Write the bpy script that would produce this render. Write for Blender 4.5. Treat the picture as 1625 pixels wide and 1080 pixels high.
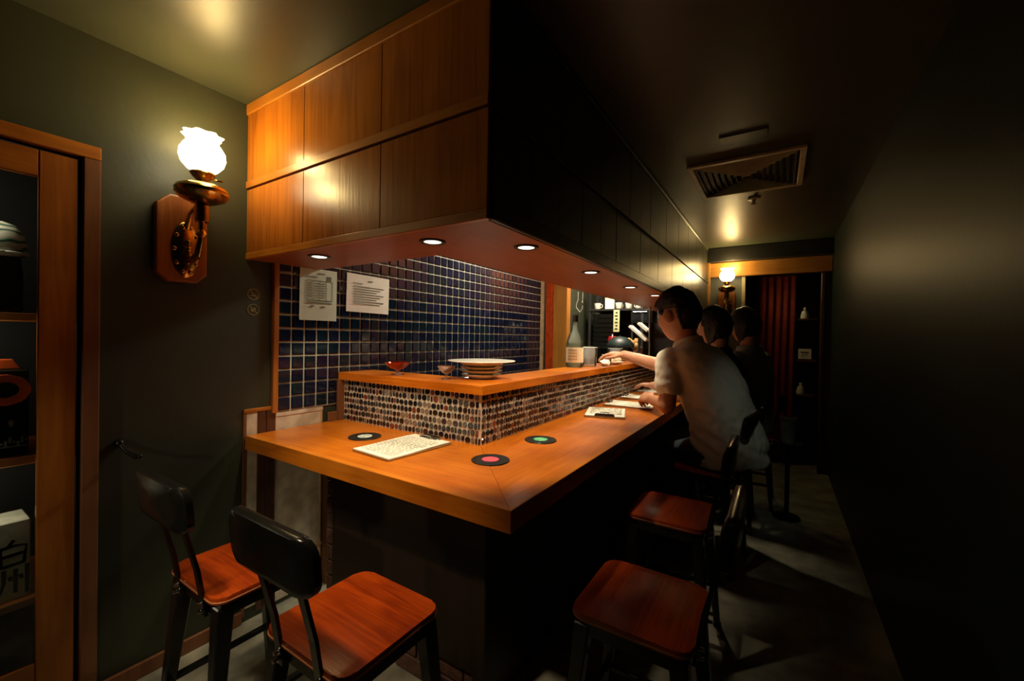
import bpy, bmesh, math, random
from mathutils import Vector, Matrix, noise as mnoise
random.seed(7)
C = bpy.context.scene.collection
for o in list(bpy.data.objects):
    bpy.data.objects.remove(o)
PI = math.pi

# ------------------------------------------------------------------ camera
YAW, PITCH, ROLL, FPX = .56879, -.00862, .01725, 661.94
EYE = 1.1325
cy, sy, cp, sp = math.cos(YAW), math.sin(YAW), math.cos(PITCH), math.sin(PITCH)
fw = Vector((-sy*cp, cy*cp, sp)); rt = Vector((cy, sy, 0)); up = rt.cross(fw)
r2 = rt*math.cos(ROLL) + up*math.sin(ROLL); u2 = up*math.cos(ROLL) - rt*math.sin(ROLL)
cam = bpy.data.cameras.new('camera'); co = bpy.data.objects.new('camera', cam); C.objects.link(co)
M = Matrix((r2, u2, -fw)).transposed().to_4x4(); M.translation = (0, 0, EYE)
co.matrix_world = M
cam.sensor_fit = 'HORIZONTAL'; cam.sensor_width = 36; cam.lens = FPX/1625*36; cam.clip_start = .01
S = bpy.context.scene
S.camera = co
S.view_settings.view_transform = 'Standard'; S.view_settings.look = 'None'
S.view_settings.gamma = 1; S.view_settings.exposure = 0.0
S.view_settings.use_curve_mapping = False
# ------------------------------------------------------------------ world and lights
w = bpy.data.worlds.new('world'); S.world = w; w.use_nodes = True
w.node_tree.nodes['Background'].inputs[0].default_value = (.02, .03, .03, 1)
w.node_tree.nodes['Background'].inputs[1].default_value = .02

def lamp(name, kind, loc, energy, col, size=.05, target=None, angle=None, blend=.5, parent=None):
    l = bpy.data.lights.new(name, kind); l.energy = energy; l.color = col
    if kind == 'AREA':
        l.shape = 'DISK'; l.size = size
    else:
        l.shadow_soft_size = size
    if kind == 'SPOT':
        l.spot_size = math.radians(angle); l.spot_blend = blend
    o = bpy.data.objects.new(name, l); C.objects.link(o); o.location = loc
    if target is not None:
        d = Vector(target)-Vector(loc); o.rotation_euler = d.to_track_quat('-Z', 'Y').to_euler()
    if parent: o.parent = parent
    return o
SCONCE_W, DOWN_W = 3.3, 12.5
# ceiling downlight above the stools, just outside the frame, then unseen corridor fill spots
lamp('stool_downlight', 'SPOT', (-.92, -.05, 1.98), 46, (1, .76, .48), .04, (-1.05, .58, .4), 48, .7)
lamp('corridor_fill', 'SPOT', (-.05, .9, 1.98), .09, (1, .84, .62), .04, (-.15, 1.0, 0), 75, .9)
lamp('corridor_fill', 'SPOT', (.14, .92, 1.98), 6.0, (.90, 1, .84), .05, (-.06, 2.50, .74), 20, .8)  # added fill aimed at the man's back, no fixture
# added low fill spot behind the photographer, throwing light under the counter by the left wall
lamp('under_counter_fill', 'SPOT', (-1.05, -1.35, 1.28), 26, (1, .84, .58), .06, (-1.5, 1.0, .42), 34, .7)
# unseen kitchen fill lights behind the hood
lamp('kitchen_fill', 'AREA', (-1.25, 3.62, 1.97), 22, (1, .90, .70), .35, (-1.25, 3.7, 0))
lamp('kitchen_fill', 'AREA', (-1.22, 2.15, 1.97), 14, (1, .94, .78), .30, (-1.45, 2.2, 0))  # added to brighten the tile wall and curtain

# ------------------------------------------------------------------ materials
def mat(name):
    m = bpy.data.materials.new(name); m.use_nodes = True
    nt = m.node_tree; b = nt.nodes['Principled BSDF']
    return m, nt, b
def lnk(nt, a, ao, b, bi): nt.links.new(a.outputs[ao], b.inputs[bi])
def plain(name, col, rough=.5, metal=0, var=.25, scale=18, bump=.0, bscale=None, spec=.5, coat=0):
    m, nt, b = mat(name)
    tc = nt.nodes.new('ShaderNodeTexCoord'); n = nt.nodes.new('ShaderNodeTexNoise')
    n.inputs['Scale'].default_value = scale; n.inputs['Detail'].default_value = 5
    lnk(nt, tc, 'Object', n, 'Vector')
    r = nt.nodes.new('ShaderNodeValToRGB')
    a = [max(0, c*(1-var)) for c in col]; z = [min(1, c*(1+var)) for c in col]
    r.color_ramp.elements[0].color = (*a, 1); r.color_ramp.elements[1].color = (*z, 1)
    r.color_ramp.elements[0].position = .3; r.color_ramp.elements[1].position = .7
    lnk(nt, n, 'Fac', r, 'Fac'); lnk(nt, r, 'Color', b, 'Base Color')
    b.inputs['Roughness'].default_value = rough; b.inputs['Metallic'].default_value = metal
    b.inputs['Specular IOR Level'].default_value = spec; b.inputs['Coat Weight'].default_value = coat
    if bump:
        n2 = nt.nodes.new('ShaderNodeTexNoise'); n2.inputs['Scale'].default_value = bscale or scale*4
        n2.inputs['Detail'].default_value = 4
        lnk(nt, tc, 'Object', n2, 'Vector')
        bp = nt.nodes.new('ShaderNodeBump'); bp.inputs['Strength'].default_value = bump; bp.inputs['Distance'].default_value = .01
        lnk(nt, n2, 'Fac', bp, 'Height'); lnk(nt, bp, 'Normal', b, 'Normal')
    return m
def wood(name, light, dark, axis='X', scale=1.0, rough=.35, spec=.5, plank=0):
    m, nt, b = mat(name)
    tc = nt.nodes.new('ShaderNodeTexCoord'); mp = nt.nodes.new('ShaderNodeMapping')
    s = {'X': (2.2, 34, 34), 'Y': (34, 2.2, 34), 'Z': (34, 34, 2.2)}[axis]
    mp.inputs['Scale'].default_value = [v*scale for v in s]
    lnk(nt, tc, 'Object', mp, 'Vector')
    n = nt.nodes.new('ShaderNodeTexNoise'); n.inputs['Scale'].default_value = 1.6; n.inputs['Detail'].default_value = 6
    n.inputs['Distortion'].default_value = 1.2
    lnk(nt, mp, 'Vector', n, 'Vector')
    big = nt.nodes.new('ShaderNodeTexNoise'); big.inputs['Scale'].default_value = 5*scale; big.inputs['Detail'].default_value = 2
    lnk(nt, tc, 'Object', big, 'Vector')
    add = nt.nodes.new('ShaderNodeMath'); add.operation = 'MULTIPLY_ADD'; add.inputs[1].default_value = .55
    lnk(nt, big, 'Fac', add, 0)
    h = nt.nodes.new('ShaderNodeMath'); h.operation = 'MULTIPLY'; h.inputs[1].default_value = .5
    lnk(nt, n, 'Fac', h, 0); lnk(nt, h, 0, add, 2)
    r = nt.nodes.new('ShaderNodeValToRGB')
    r.color_ramp.elements[0].color = (*dark, 1); r.color_ramp.elements[1].color = (*light, 1)
    r.color_ramp.elements[0].position = .38; r.color_ramp.elements[1].position = .62
    lnk(nt, add, 0, r, 'Fac'); lnk(nt, r, 'Color', b, 'Base Color')
    b.inputs['Roughness'].default_value = rough; b.inputs['Specular IOR Level'].default_value = spec
    bp = nt.nodes.new('ShaderNodeBump'); bp.inputs['Strength'].default_value = .12; bp.inputs['Distance'].default_value = .004
    lnk(nt, n, 'Fac', bp, 'Height'); lnk(nt, bp, 'Normal', b, 'Normal')
    return m
def emit(name, col, strength):
    m, nt, b = mat(name)
    b.inputs['Base Color'].default_value = (*col, 1)
    b.inputs['Emission Color'].default_value = (*col, 1); b.inputs['Emission Strength'].default_value = strength
    return m
def glass(name, col=(1, 1, 1), alpha=.25, rough=.03):
    m, nt, b = mat(name)
    out = nt.nodes['Material Output']; nt.nodes.remove(b)
    t = nt.nodes.new('ShaderNodeBsdfTransparent'); t.inputs[0].default_value = (*col, 1)
    g = nt.nodes.new('ShaderNodeBsdfGlossy'); g.inputs['Color'].default_value = (.9, .9, .9, 1); g.inputs['Roughness'].default_value = rough
    d = nt.nodes.new('ShaderNodeBsdfTranslucent'); d.inputs[0].default_value = (*[c*.8 for c in col], 1)
    m1 = nt.nodes.new('ShaderNodeMixShader'); m1.inputs[0].default_value = alpha
    lnk(nt, t, 0, m1, 1); lnk(nt, d, 0, m1, 2)
    fr = nt.nodes.new('ShaderNodeFresnel'); fr.inputs['IOR'].default_value = 1.35
    mx = nt.nodes.new('ShaderNodeMixShader'); lnk(nt, fr, 0, mx, 0); lnk(nt, m1, 0, mx, 1); lnk(nt, g, 0, mx, 2)
    lnk(nt, mx, 0, out, 'Surface')
    return m

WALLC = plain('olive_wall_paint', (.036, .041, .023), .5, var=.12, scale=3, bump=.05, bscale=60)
CEILC = plain('olive_ceiling_paint', (.050, .055, .033), .40, var=.15, scale=2.5, bump=.06, bscale=7)
FLOORC = plain('stone_floor', (.26, .255, .19), .5, var=.5, scale=7, bump=.15, bscale=30)
COUNTX = wood('counter_wood_x', (.62, .175, .008), (.42, .095, .003), 'X', 1, .28)
COUNTY = wood('counter_wood_y', (.62, .175, .008), (.42, .095, .003), 'Y', 1, .28)
EDGEX = wood('edge_wood_x', (.66, .21, .012), (.46, .12, .005), 'X', 1, .3)
EDGEY = wood('edge_wood_y', (.66, .21, .012), (.46, .12, .005), 'Y', 1, .3)
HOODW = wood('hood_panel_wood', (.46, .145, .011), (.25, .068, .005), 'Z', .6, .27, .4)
HOODX = wood('hood_trim_wood_x', (.50, .175, .016), (.34, .105, .008), 'X', 1, .35)
SOFF = wood('soffit_wood', (.34, .105, .036), (.25, .07, .022), 'X', .5, .45)
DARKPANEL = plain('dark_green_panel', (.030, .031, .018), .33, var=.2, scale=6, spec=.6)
DARKTRIM = plain('dark_trim', (.05, .042, .022), .3, var=.2, scale=10, spec=.6)
SEATW = wood('seat_wood', (.56, .075, .005), (.27, .026, .003), 'X', 1.3, .30, .55)
SEATE = plain('seat_edge_wood', (.55, .22, .08), .4)
BLACKM = plain('black_steel', (.012, .013, .011), .24, .3, var=.2, scale=30, spec=.6)
CHROME = plain('polished_steel', (.62, .60, .55), .18, 1, var=.1)
BRASS = plain('aged_brass', (.50, .30, .085), .22, 1, var=.35, scale=25, bump=.1, bscale=60)
CABW = wood('cabinet_wood_z', (.42, .14, .012), (.26, .07, .006), 'Z', .8, .4)
CABY = wood('cabinet_wood_y', (.44, .15, .014), (.27, .075, .007), 'Y', .8, .4)
CASEW = wood('casing_wood_z', (.22, .085, .030), (.14, .05, .018), 'Z', .8, .45)
BLACKI = plain('black_interior', (.006, .006, .006), .7, var=.2)
NAVY = [plain('navy_glaze_%d' % i, c, .10, var=.35, scale=14, bump=.05, bscale=16, spec=.6) for i, c in enumerate([(.004, .007, .022), (.006, .010, .030), (.004, .012, .022)])]
GROUT = plain('cream_grout', (.52, .52, .40), .8, var=.15, scale=30)
MGROUT = plain('pale_pink_grout', (.64, .55, .43), .8, var=.15, scale=30)
MOS = [plain(n, c, .15, var=.5, scale=70, spec=.6) for n, c in (('mosaic_black', (.008, .007, .008)), ('mosaic_umber', (.035, .016, .010)), ('mosaic_slate', (.07, .07, .06)), ('mosaic_rust', (.16, .035, .018)), ('mosaic_taupe', (.19, .135, .10)), ('mosaic_ink', (.012, .012, .018)))]
BRICK = plain('brown_brick', (.10, .045, .025), .75, var=.35, scale=40, bump=.4, bscale=90)
MORTAR = plain('mortar', (.42, .33, .24), .9, var=.2)
PANELD = wood('dark_base_panel', (.026, .015, .008), (.016, .009, .005), 'Z', .5, .5)
POSTD = wood('dark_post_wood', (.09, .035, .014), (.05, .018, .008), 'Z', 1, .4)
GREYP = plain('brushed_grey_panel', (.62, .55, .40), .42, .1, var=.22, scale=22, bump=.08, bscale=90)
PAPER = plain('paper_white', (.80, .78, .66), .8, var=.05)
PAPERG = plain('paper_pale_green', (.56, .66, .52), .8, var=.05)
INK = plain('printed_ink', (.13, .15, .11), .8, var=.1)
INKD = plain('black_ink', (.01, .01, .01), .8, var=.1)
VINYL = plain('black_vinyl', (.012, .013, .012), .3, var=.2)
CLIPB = wood('clipboard_wood', (.34, .19, .07), (.24, .12, .04), 'X', 2, .5)
PORC = plain('white_porcelain', (.80, .78, .66), .18, var=.04)
PORCG = plain('celadon_porcelain', (.70, .76, .62), .2, var=.08)
CLEAR = glass('clear_glass', (.97, .98, .95), .22)
CABGL = glass('cabinet_glass', (.95, 1, .97), .002, .02)
FLOORDARK = BLACKI
SHADEM = emit('lamp_shade_glow', (1, .84, .50), 9)
DLENS = emit('downlight_glow', (1, .88, .62), 4)
SKIN = plain('skin', (.52, .25, .14), .5, var=.08, scale=30)
SKIND = plain('skin_two', (.46, .22, .13), .5, var=.08, scale=30)
HAIR = plain('black_hair', (.007, .006, .006), .5, var=.4, scale=60, bump=.4, bscale=120)
SHIRT = plain('white_polo_cloth', (.76, .73, .60), .85, var=.05, scale=9, bump=.12, bscale=35)
SHIRTD = plain('black_shirt_cloth', (.012, .012, .013), .85, var=.2, scale=20, bump=.2)
SHIRTG = plain('grey_shirt_cloth', (.30, .33, .32), .85, var=.12, scale=20, bump=.2)
DENIM = plain('blue_denim', (.028, .045, .062), .8, var=.3, scale=60, bump=.2)
CURT = plain('orange_red_curtain', (.80, .115, .008), .75, var=.2, scale=20)
CURTD = plain('dark_red_curtain', (.34, .04, .012), .75, var=.2, scale=20)
OAK = wood('pillar_wood', (.50, .20, .02), (.36, .125, .012), 'Z', .8, .5)
LINT = wood('lintel_wood', (.46, .20, .035), (.32, .12, .02), 'X', .8, .4)

# ------------------------------------------------------------------ mesh helpers
def box(bm, x0, x1, y0, y1, z0, z1, bev=0, seg=1):
    vs = [bm.verts.new(p) for p in ((x0, y0, z0), (x1, y0, z0), (x1, y1, z0), (x0, y1, z0), (x0, y0, z1), (x1, y0, z1), (x1, y1, z1), (x0, y1, z1))]
    fs = [bm.faces.new([vs[i] for i in f]) for f in ((3, 2, 1, 0), (4, 5, 6, 7), (0, 1, 5, 4), (1, 2, 6, 5), (2, 3, 7, 6), (3, 0, 4, 7))]
    if bev:
        es = list({e for f in fs for e in f.edges})
        bmesh.ops.bevel(bm, geom=es, offset=bev, segments=seg, affect='EDGES', profile=.6)
    return vs
def B(x0, x1, y0, y1, z0, z1, bev=0, seg=1):
    bm = bmesh.new(); box(bm, min(x0, x1), max(x0, x1), min(y0, y1), max(y0, y1), min(z0, z1), max(z0, z1), bev, seg); return bm
def xf(bm, m, geom=None):
    bmesh.ops.transform(bm, matrix=m, verts=geom or bm.verts[:]); return bm
def lathe(bm, prof, n=28, cx=0, cy=0, cz=0, wob=None, close=True):
    rings = []
    for (r, z) in prof:
        rings.append([bm.verts.new((cx+max(r, 1e-5)*math.cos(2*PI*i/n)*(1+(wob(i/n, z) if wob else 0)), cy+max(r, 1e-5)*math.sin(2*PI*i/n)*(1+(wob(i/n, z) if wob else 0)), cz+z)) for i in range(n)])
    for a, b in zip(rings, rings[1:]):
        for i in range(n):
            bm.faces.new((a[i], a[(i+1) % n], b[(i+1) % n], b[i]))
    if close:
        if prof[0][0] > 1e-4: bm.faces.new(rings[0][::-1])
        if prof[-1][0] > 1e-4: bm.faces.new(rings[-1])
    bmesh.ops.remove_doubles(bm, verts=bm.verts[:], dist=2e-5)
    return bm
def frame_at(d):
    d = d.normalized(); a = Vector((0, 0, 1)) if abs(d.z) < .9 else Vector((1, 0, 0))
    u = d.cross(a).normalized(); return u, d.cross(u).normalized()
def tube(bm, pts, r, n=10, caps=True):
    pts = [Vector(p) for p in pts]; rs = r if isinstance(r, (list, tuple)) else [r]*len(pts)
    rings = []; u = None
    for i, p in enumerate(pts):
        d = (pts[min(i+1, len(pts)-1)]-pts[max(i-1, 0)]).normalized()
        if u is None: u, v = frame_at(d)
        else:
            u = (u-d*u.dot(d)).normalized(); v = d.cross(u)
        rings.append([bm.verts.new(p+(u*math.cos(2*PI*k/n)+v*math.sin(2*PI*k/n))*rs[i]) for k in range(n)])
    for a, b in zip(rings, rings[1:]):
        for k in range(n): bm.faces.new((a[k], a[(k+1) % n], b[(k+1) % n], b[k]))
    if caps:
        bm.faces.new(rings[0][::-1]); bm.faces.new(rings[-1])
    return bm
def prism(bm, poly, z0, z1, bev=0):
    lo = [bm.verts.new((x, y, z0)) for x, y in poly]; hi = [bm.verts.new((x, y, z1)) for x, y in poly]
    n = len(poly); bm.faces.new(lo[::-1]); top = bm.faces.new(hi)
    for i in range(n): bm.faces.new((lo[i], lo[(i+1) % n], hi[(i+1) % n], hi[i]))
    if bev: bmesh.ops.bevel(bm, geom=list(top.edges), offset=bev, segments=2, affect='EDGES', profile=.6)
    return bm
def rrect(w, d, r, n=6, cx=0, cy=0):
    pts = []
    for (sx, sy_, a0) in ((1, 1, 0), (-1, 1, 90), (-1, -1, 180), (1, -1, 270)):
        for k in range(n+1):
            a = math.radians(a0+90*k/n)
            pts.append((cx+sx*(w/2-r)+r*math.cos(a), cy+sy_*(d/2-r)+r*math.sin(a)))
    return pts
def sphere(bm, c, r, seg=16, sc=(1, 1, 1)):
    g = bmesh.ops.create_uvsphere(bm, u_segments=seg, v_segments=max(6, seg*2//3), radius=r)
    for v in g['verts']: v.co = Vector((v.co.x*sc[0]+c[0], v.co.y*sc[1]+c[1], v.co.z*sc[2]+c[2]))
    return bm
def ob(name, bm, m=None, parent=None, label=None, smooth=None, loc=None, rot=None):
    me = bpy.data.meshes.new(name)
    bmesh.ops.recalc_face_normals(bm, faces=bm.faces[:])
    bm.to_mesh(me); bm.free()
    o = bpy.data.objects.new(name, me); C.objects.link(o)
    if m: me.materials.append(m)
    if smooth:
        me.polygons.foreach_set('use_smooth', [True]*len(me.polygons))
        if smooth != 'all':
            try: me.set_sharp_from_angle(angle=math.radians(smooth if smooth is not True else 38))
            except Exception: pass
    if parent: o.parent = parent
    if label: o['label'] = label
    if loc: o.location = loc
    if rot: o.rotation_euler = rot
    return o
def thing(name, label, cat, loc=(0, 0, 0), rz=0, group=None):
    o = bpy.data.objects.new(name, None); C.objects.link(o); o.empty_display_size = .05
    o.location = loc; o.rotation_euler = (0, 0, rz); o['label'] = label; o['category'] = cat
    if group: o['group'] = group
    return o
def tag(o, label, cat, group=None):
    o['label'] = label; o['category'] = cat
    if group: o['group'] = group
    return o
def struct(name, bm, m, label=None, parent=None):
    o = ob(name, bm, m, parent); o['kind'] = 'structure'
    if label: o['label'] = label
    return o
def dup(root, loc, rz, label, group=None):
    r = root.copy(); C.objects.link(r); r.location = loc; r.rotation_euler = (0, 0, rz); r['label'] = label
    if group: r['group'] = group
    for ch in list(root.children):
        c = ch.copy(); C.objects.link(c); c.parent = r
        for g in list(ch.children):
            d = g.copy(); C.objects.link(d); d.parent = c
    return r
def copyobj(o, parent=None, loc=None):
    c = o.copy(); C.objects.link(c)
    if parent: c.parent = parent
    if loc: c.location = loc
    return c

# ------------------------------------------------------------------ room shell
XL, XR, YB, ZC = -1.742, .375, 4.46, 2.008
struct('floor', B(-2.4, .5, -1.6, 6.2, -.05, 0), FLOORC, 'mottled grey stone floor')
struct('ceiling', B(-2.4, .5, -1.6, 6.2, ZC, ZC+.05), CEILC, 'dark olive painted ceiling')
# left wall with the cabinet opening (y -.35 .. .352, z .02 .. 1.64)
bm = bmesh.new()
box(bm, XL-.06, XL, -1.6, -.32, 0, ZC); box(bm, XL-.06, XL, -.32, .36, 1.645, ZC); box(bm, XL-.06, XL, .36, 3.19, 0, ZC)
box(bm, XL-.06, XL, 3.19, 6.2, 0, ZC)
wl = struct('wall_left', bm, WALLC, 'dark olive green wall on the left')
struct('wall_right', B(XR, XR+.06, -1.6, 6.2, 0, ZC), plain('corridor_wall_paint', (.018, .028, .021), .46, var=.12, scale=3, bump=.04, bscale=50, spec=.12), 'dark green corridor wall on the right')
struct('wall_front', B(-2.4, .5, -1.66, -1.6, 0, ZC), WALLC)
struct('baseboard_left', B(XL, XL+.012, .39, .80, 0, .05, .003), CASEW)
# back wall: pieces round the curtained doorway
bm = bmesh.new()
box(bm, -.60, -.285, YB, YB+.06, 0, ZC); box(bm, -.285, XR, YB, YB+.06, 1.76, ZC); box(bm, .315, XR, YB, YB+.06, 0, 1.76)
wb = struct('wall_back', bm, plain('back_wall_paint', (.10, .095, .055), .6, var=.15, scale=5), 'olive panelled wall at the far end of corridor')
struct('trim_1', B(-.60, XR-.002, YB-.10, YB-.001, 1.875, 2.006, .004), plain('header_dark', (.010, .009, .008), .6), 'dark header beam over the far doorway')
struct('trim_2', B(-.60, XR-.002, YB-.045, YB-.001, 1.735, 1.872, .004), LINT, 'orange wooden lintel over the far doorway')
struct('trim_3', B(-.300, -.270, YB-.025, YB+.06, 0, 1.733, .003), plain('pale_trim', (.40, .33, .17), .5), 'pale vertical door trim beside the far lamp')
struct('trim_4', B(.300, .325, YB-.025, YB+.06, 0, 1.733, .003), POSTD, 'dark right jamb of far doorway')
struct('wall_end', B(-2.4, .5, 6.14, 6.2, 0, ZC), BLACKI)
bm = bmesh.new(); box(bm, -.285, .315, 5.0, 5.03, 0, 1.9)
struct('wall_doorway', bm, plain('dim_store_wall', (.035, .02, .012), .7))

# wall tiles: raised square tiles on a grout bed
PT = .0573
struct('grout_bed', B(XL, XL+.004, .925, 3.18, .805, 2.0), GROUT, parent=wl)
def tile_bm(h=.0249, t=.0085):
    bm = bmesh.new()
    lo = [bm.verts.new((0, a*h, b*h)) for a, b in ((-1, -1), (1, -1), (1, 1), (-1, 1))]
    k = h-.004
    mi = [bm.verts.new((t*.6, a*h, b*h)) for a, b in ((-1, -1), (1, -1), (1, 1), (-1, 1))]
    hi = [bm.verts.new((t, a*k, b*k)) for a, b in ((-1, -1), (1, -1), (1, 1), (-1, 1))]
    for A_, B_ in ((lo, mi), (mi, hi)):
        for i in range(4): bm.faces.new((A_[i], A_[(i+1) % 4], B_[(i+1) % 4], B_[i]))
    bm.faces.new(hi)
    return bm
tmesh = []
for m in NAVY:
    o = ob('wall_tile', tile_bm(), m); tmesh.append(o.data); bpy.data.objects.remove(o)
tiles = []
for i in range(39):
    for j in range(17):
        y = .925+PT*(i+.5); z = .808+PT*(j+.5)
        if z < .88 and 1.21 < y < 1.34: continue
        vis = z < 1.54 and not (z < .93 and y > 1.25)
        tiles.append((0 if vis else 1, y*y+3+(z-EYE)**2, y, z))
tiles.sort()
rng = random.Random(3)
rest = bmesh.new()
for k, (v, d, y, z) in enumerate(tiles):
    ay, az = rng.gauss(0, .012), rng.gauss(0, .012)
    if k < 300:
        o = bpy.data.objects.new('wall_tile', tmesh[rng.randrange(3)]); C.objects.link(o); o.parent = wl
        o.location = (XL+.003, y, z); o.rotation_euler = (0, az, ay)
    else:
        t = tile_bm(); xf(t, Matrix.Translation((XL+.003, y, z)) @ Matrix.Rotation(ay, 4, 'Z') @ Matrix.Rotation(az, 4, 'Y'))
        me = bpy.data.meshes.new('t'); t.to_mesh(me); t.free(); rest.from_mesh(me); bpy.data.meshes.remove(me)
o = ob('wall_tiles', rest, NAVY[0], wl); o['kind'] = 'stuff'
struct('trim_5', B(XL, XL+.022, .902, .924, .805, 1.42, .003), CABW, 'wooden edge strip left of the navy tiles')
struct('trim_6', B(XL, XL+.025, 3.181, 3.20, .805, 2.0, .003), plain('pale_edge', (.5, .33, .16), .5), 'pale strip at far end of the navy tiles')

# ------------------------------------------------------------------ panels on the wall under and beside the counter
t = thing('wainscot_panel', 'grey panelled wainscot with wooden posts on left wall below the navy tiles', 'panel', (XL, .80, 0)); t.scale = (.32, 1, 1)
ob('narrow_panel', B(0, .010, .012, .052, .05, .818), GREYP, t)
ob('edge_strip', B(0, .016, .0, .012, .02, .832, .002), CASEW, t)
ob('post', B(0, .020, .053, .084, .02, .818, .003), POSTD, t); ob('post', B(0, .024, .086, .121, .02, .818, .003), POSTD, t)
ob('top_cap', B(0, .026, .0, .122, .819, .834, .003), CABY, t)
ob('wide_panel', B(0, .010, .130, .322, .02, .785), GREYP, t)
ob('edge_strip', B(0, .016, .122, .130, .02, .802, .002), plain('pale_strip', (.62, .50, .36), .4), t)
ob('edge_strip', B(0, .016, .322, .332, .02, .802, .002), plain('pale_strip_b', (.55, .36, .18), .4), t)
ob('top_cap', B(0, .018, .122, .334, .786, .803, .002), plain('pale_cap', (.55, .46, .34), .4), t)
ob('bottom_rail', B(0, .026, .122, .334, .175, .190, .002), plain('pale_rail', (.50, .33, .18), .4), t)
tag(ob('door_post', B(XL, XL+.04, 1.136, 1.178, 0, .68, .003), POSTD), 'dark wooden post below counter between grey panel and brick base', 'post')

# ------------------------------------------------------------------ bar base
t = thing('bar_cabinet', 'dark bar cabinet of brown brick under the orange counter with a black panel for shade on its front', 'bar base', (0, 0, 0))
BX0, BX1, BY0 = -1.49, -.715, 1.0
bm = bmesh.new(); box(bm, BX0+.01, BX1-.01, BY0+.012, BY0+.14, 0, .68); box(bm, BX1-.14, BX1-.01, BY0+.14, 4.4, 0, .68)
ob('core', bm, MORTAR, t)
brm = ob('brick', B(-.096, .096, -.012, .012, -.0275, .0275, .003), BRICK, t)
first = True
for r in range(11):
    off = -.1 if r % 2 else 0
    for c in range(5):
        x0 = BX0+off+c*.2+.002; x1 = x0+.192
        xa, xb = max(x0, BX0), min(x1, BX1)
        if xb-xa < .02: continue
        z = .031+r*.0615
        o = brm if first else copyobj(brm, t)
        first = False
        o.location = ((xa+xb)/2, BY0+.006+rng.uniform(-.0015, .0015), z); o.scale = ((xb-xa)/.192, 1, 1)
ob('shade_panel', B(-1.435, BX1+.012, BY0-.018, BY0-.008, .125, .678, .002), PANELD, t)  # dark sheet stands in for shade under the counter on the bricks
ob('corner_post', B(BX1-.03, BX1+.014, BY0-.024, BY0+.03, 0, .678, .003), PANELD, t)
for k in range(8):
    ob('side_panel', B(BX1-.008, BX1+.004, BY0+.035+k*.42, BY0+.45+k*.42, .005, .678, .003), PANELD, t)

# ------------------------------------------------------------------ counter, upstand, ledge
CZ, CT = .7325, .049
CX, CYF, CYE, UX, UY = -.51, .805, 4.40, -.913, 1.226
t = thing('bar_counter', 'orange varnished L-shaped wooden bar counter with a mitred corner', 'counter')
e = .022
bm = bmesh.new(); prism(bm, [(XL+.0095, CYF+e), (CX-e, CYF+e), (UX-.02, UY+.02), (XL+.0095, UY+.02)], CZ-CT, CZ, .0015); ob('counter_board', bm, COUNTX, t)
bm = bmesh.new(); prism(bm, [(CX-e+.0008, CYF+e), (CX-e+.0008, CYE), (UX-.02, CYE), (UX-.019, UY+.02)], CZ-CT, CZ-.0004, .0015); ob('counter_board', bm, COUNTY, t)
bm = bmesh.new(); prism(bm, [(XL+.0095, CYF), (CX, CYF), (CX-e, CYF+e), (XL+.0095, CYF+e)], CZ-CT-.004, CZ+.0008, .002); ob('edge_strip', bm, EDGEX, t)
bm = bmesh.new(); prism(bm, [(CX, CYF), (CX, CYE), (CX-e, CYE), (CX-e, CYF+e)], CZ-CT-.004, CZ+.0008, .002); ob('edge_strip', bm, EDGEY, t)

LZ0, LZ1 = .9207, .9544
t = thing('mosaic_upstand', 'low bar upstand faced with rounded black brown and rust mosaic pieces', 'upstand')
bm = bmesh.new(); box(bm, XL+.03, UX, UY, UY+.10, CZ, LZ0); box(bm, UX-.10, UX, UY+.10, 4.38, CZ, LZ0)
ob('grout_bed', bm, MGROUT, t)
ob('end_post', B(XL+.0127, XL+.03, UY-.03, UY+.1, CZ, LZ0, .002), CASEW, t)
ob('end_block', B(XL+.0127, XL+.026, UY-.075, UY-.031, CZ, .775, .002), CASEW, t)
RH = (LZ0-CZ)/7
def mos_bm(wd, h, th=.0035):
    bm = bmesh.new(); c = min(wd, h)*.28
    def ring(k, y):
        a, b = wd/2-k, h/2-k; cc = c*(1-k/ (min(wd, h)/2))
        return [bm.verts.new((x, y, z)) for x, z in ((-a+cc, -b), (a-cc, -b), (a, -b+cc), (a, b-cc), (a-cc, b), (-a+cc, b), (-a, b-cc), (-a, -b+cc))]
    r0, r1 = ring(0, 0), ring(.0012, -th)
    for i in range(8): bm.faces.new((r0[i], r0[(i+1) % 8], r1[(i+1) % 8], r1[i]))
    bm.faces.new(r1)
    return bm
WD = [.0095, .014, .019, .0245]
mm = {}
for a, wd in enumerate(WD):
    for b, m in enumerate(MOS):
        o = ob('mosaic_tile', mos_bm(wd, RH-.0050), m); mm[a, b] = o.data; bpy.data.objects.remove(o)
pieces = []
def run(face, s0, s1):
    for r in range(7):
        s = s0+rng.uniform(.001, .004)
        while s < s1-.006:
            a = rng.choices(range(4), (3, 3, 5, 3))[0]
            if s+WD[a] > s1: a = 0
            b = rng.choices(range(6), (38, 18, 10, 5, 12, 17))[0]
            hs = rng.uniform(.88, 1.06); z = CZ+RH*(r+.5)+rng.uniform(-.0016, .0016); c = s+WD[a]/2
            if face == 'f': pieces.append((math.hypot(c, UY), (c, UY, z), 0, a, b, hs))
            else: pieces.append((math.hypot(UX, c)+.25, (UX, c, z), PI/2, a, b, hs))
            s += WD[a]+rng.uniform(.0040, .0054)
run('f', XL+.032, UX-.002); run('r', UY+.003, 4.36)
pieces.sort(key=lambda p: p[0])
restm = {b: bmesh.new() for b in range(6)}
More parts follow.
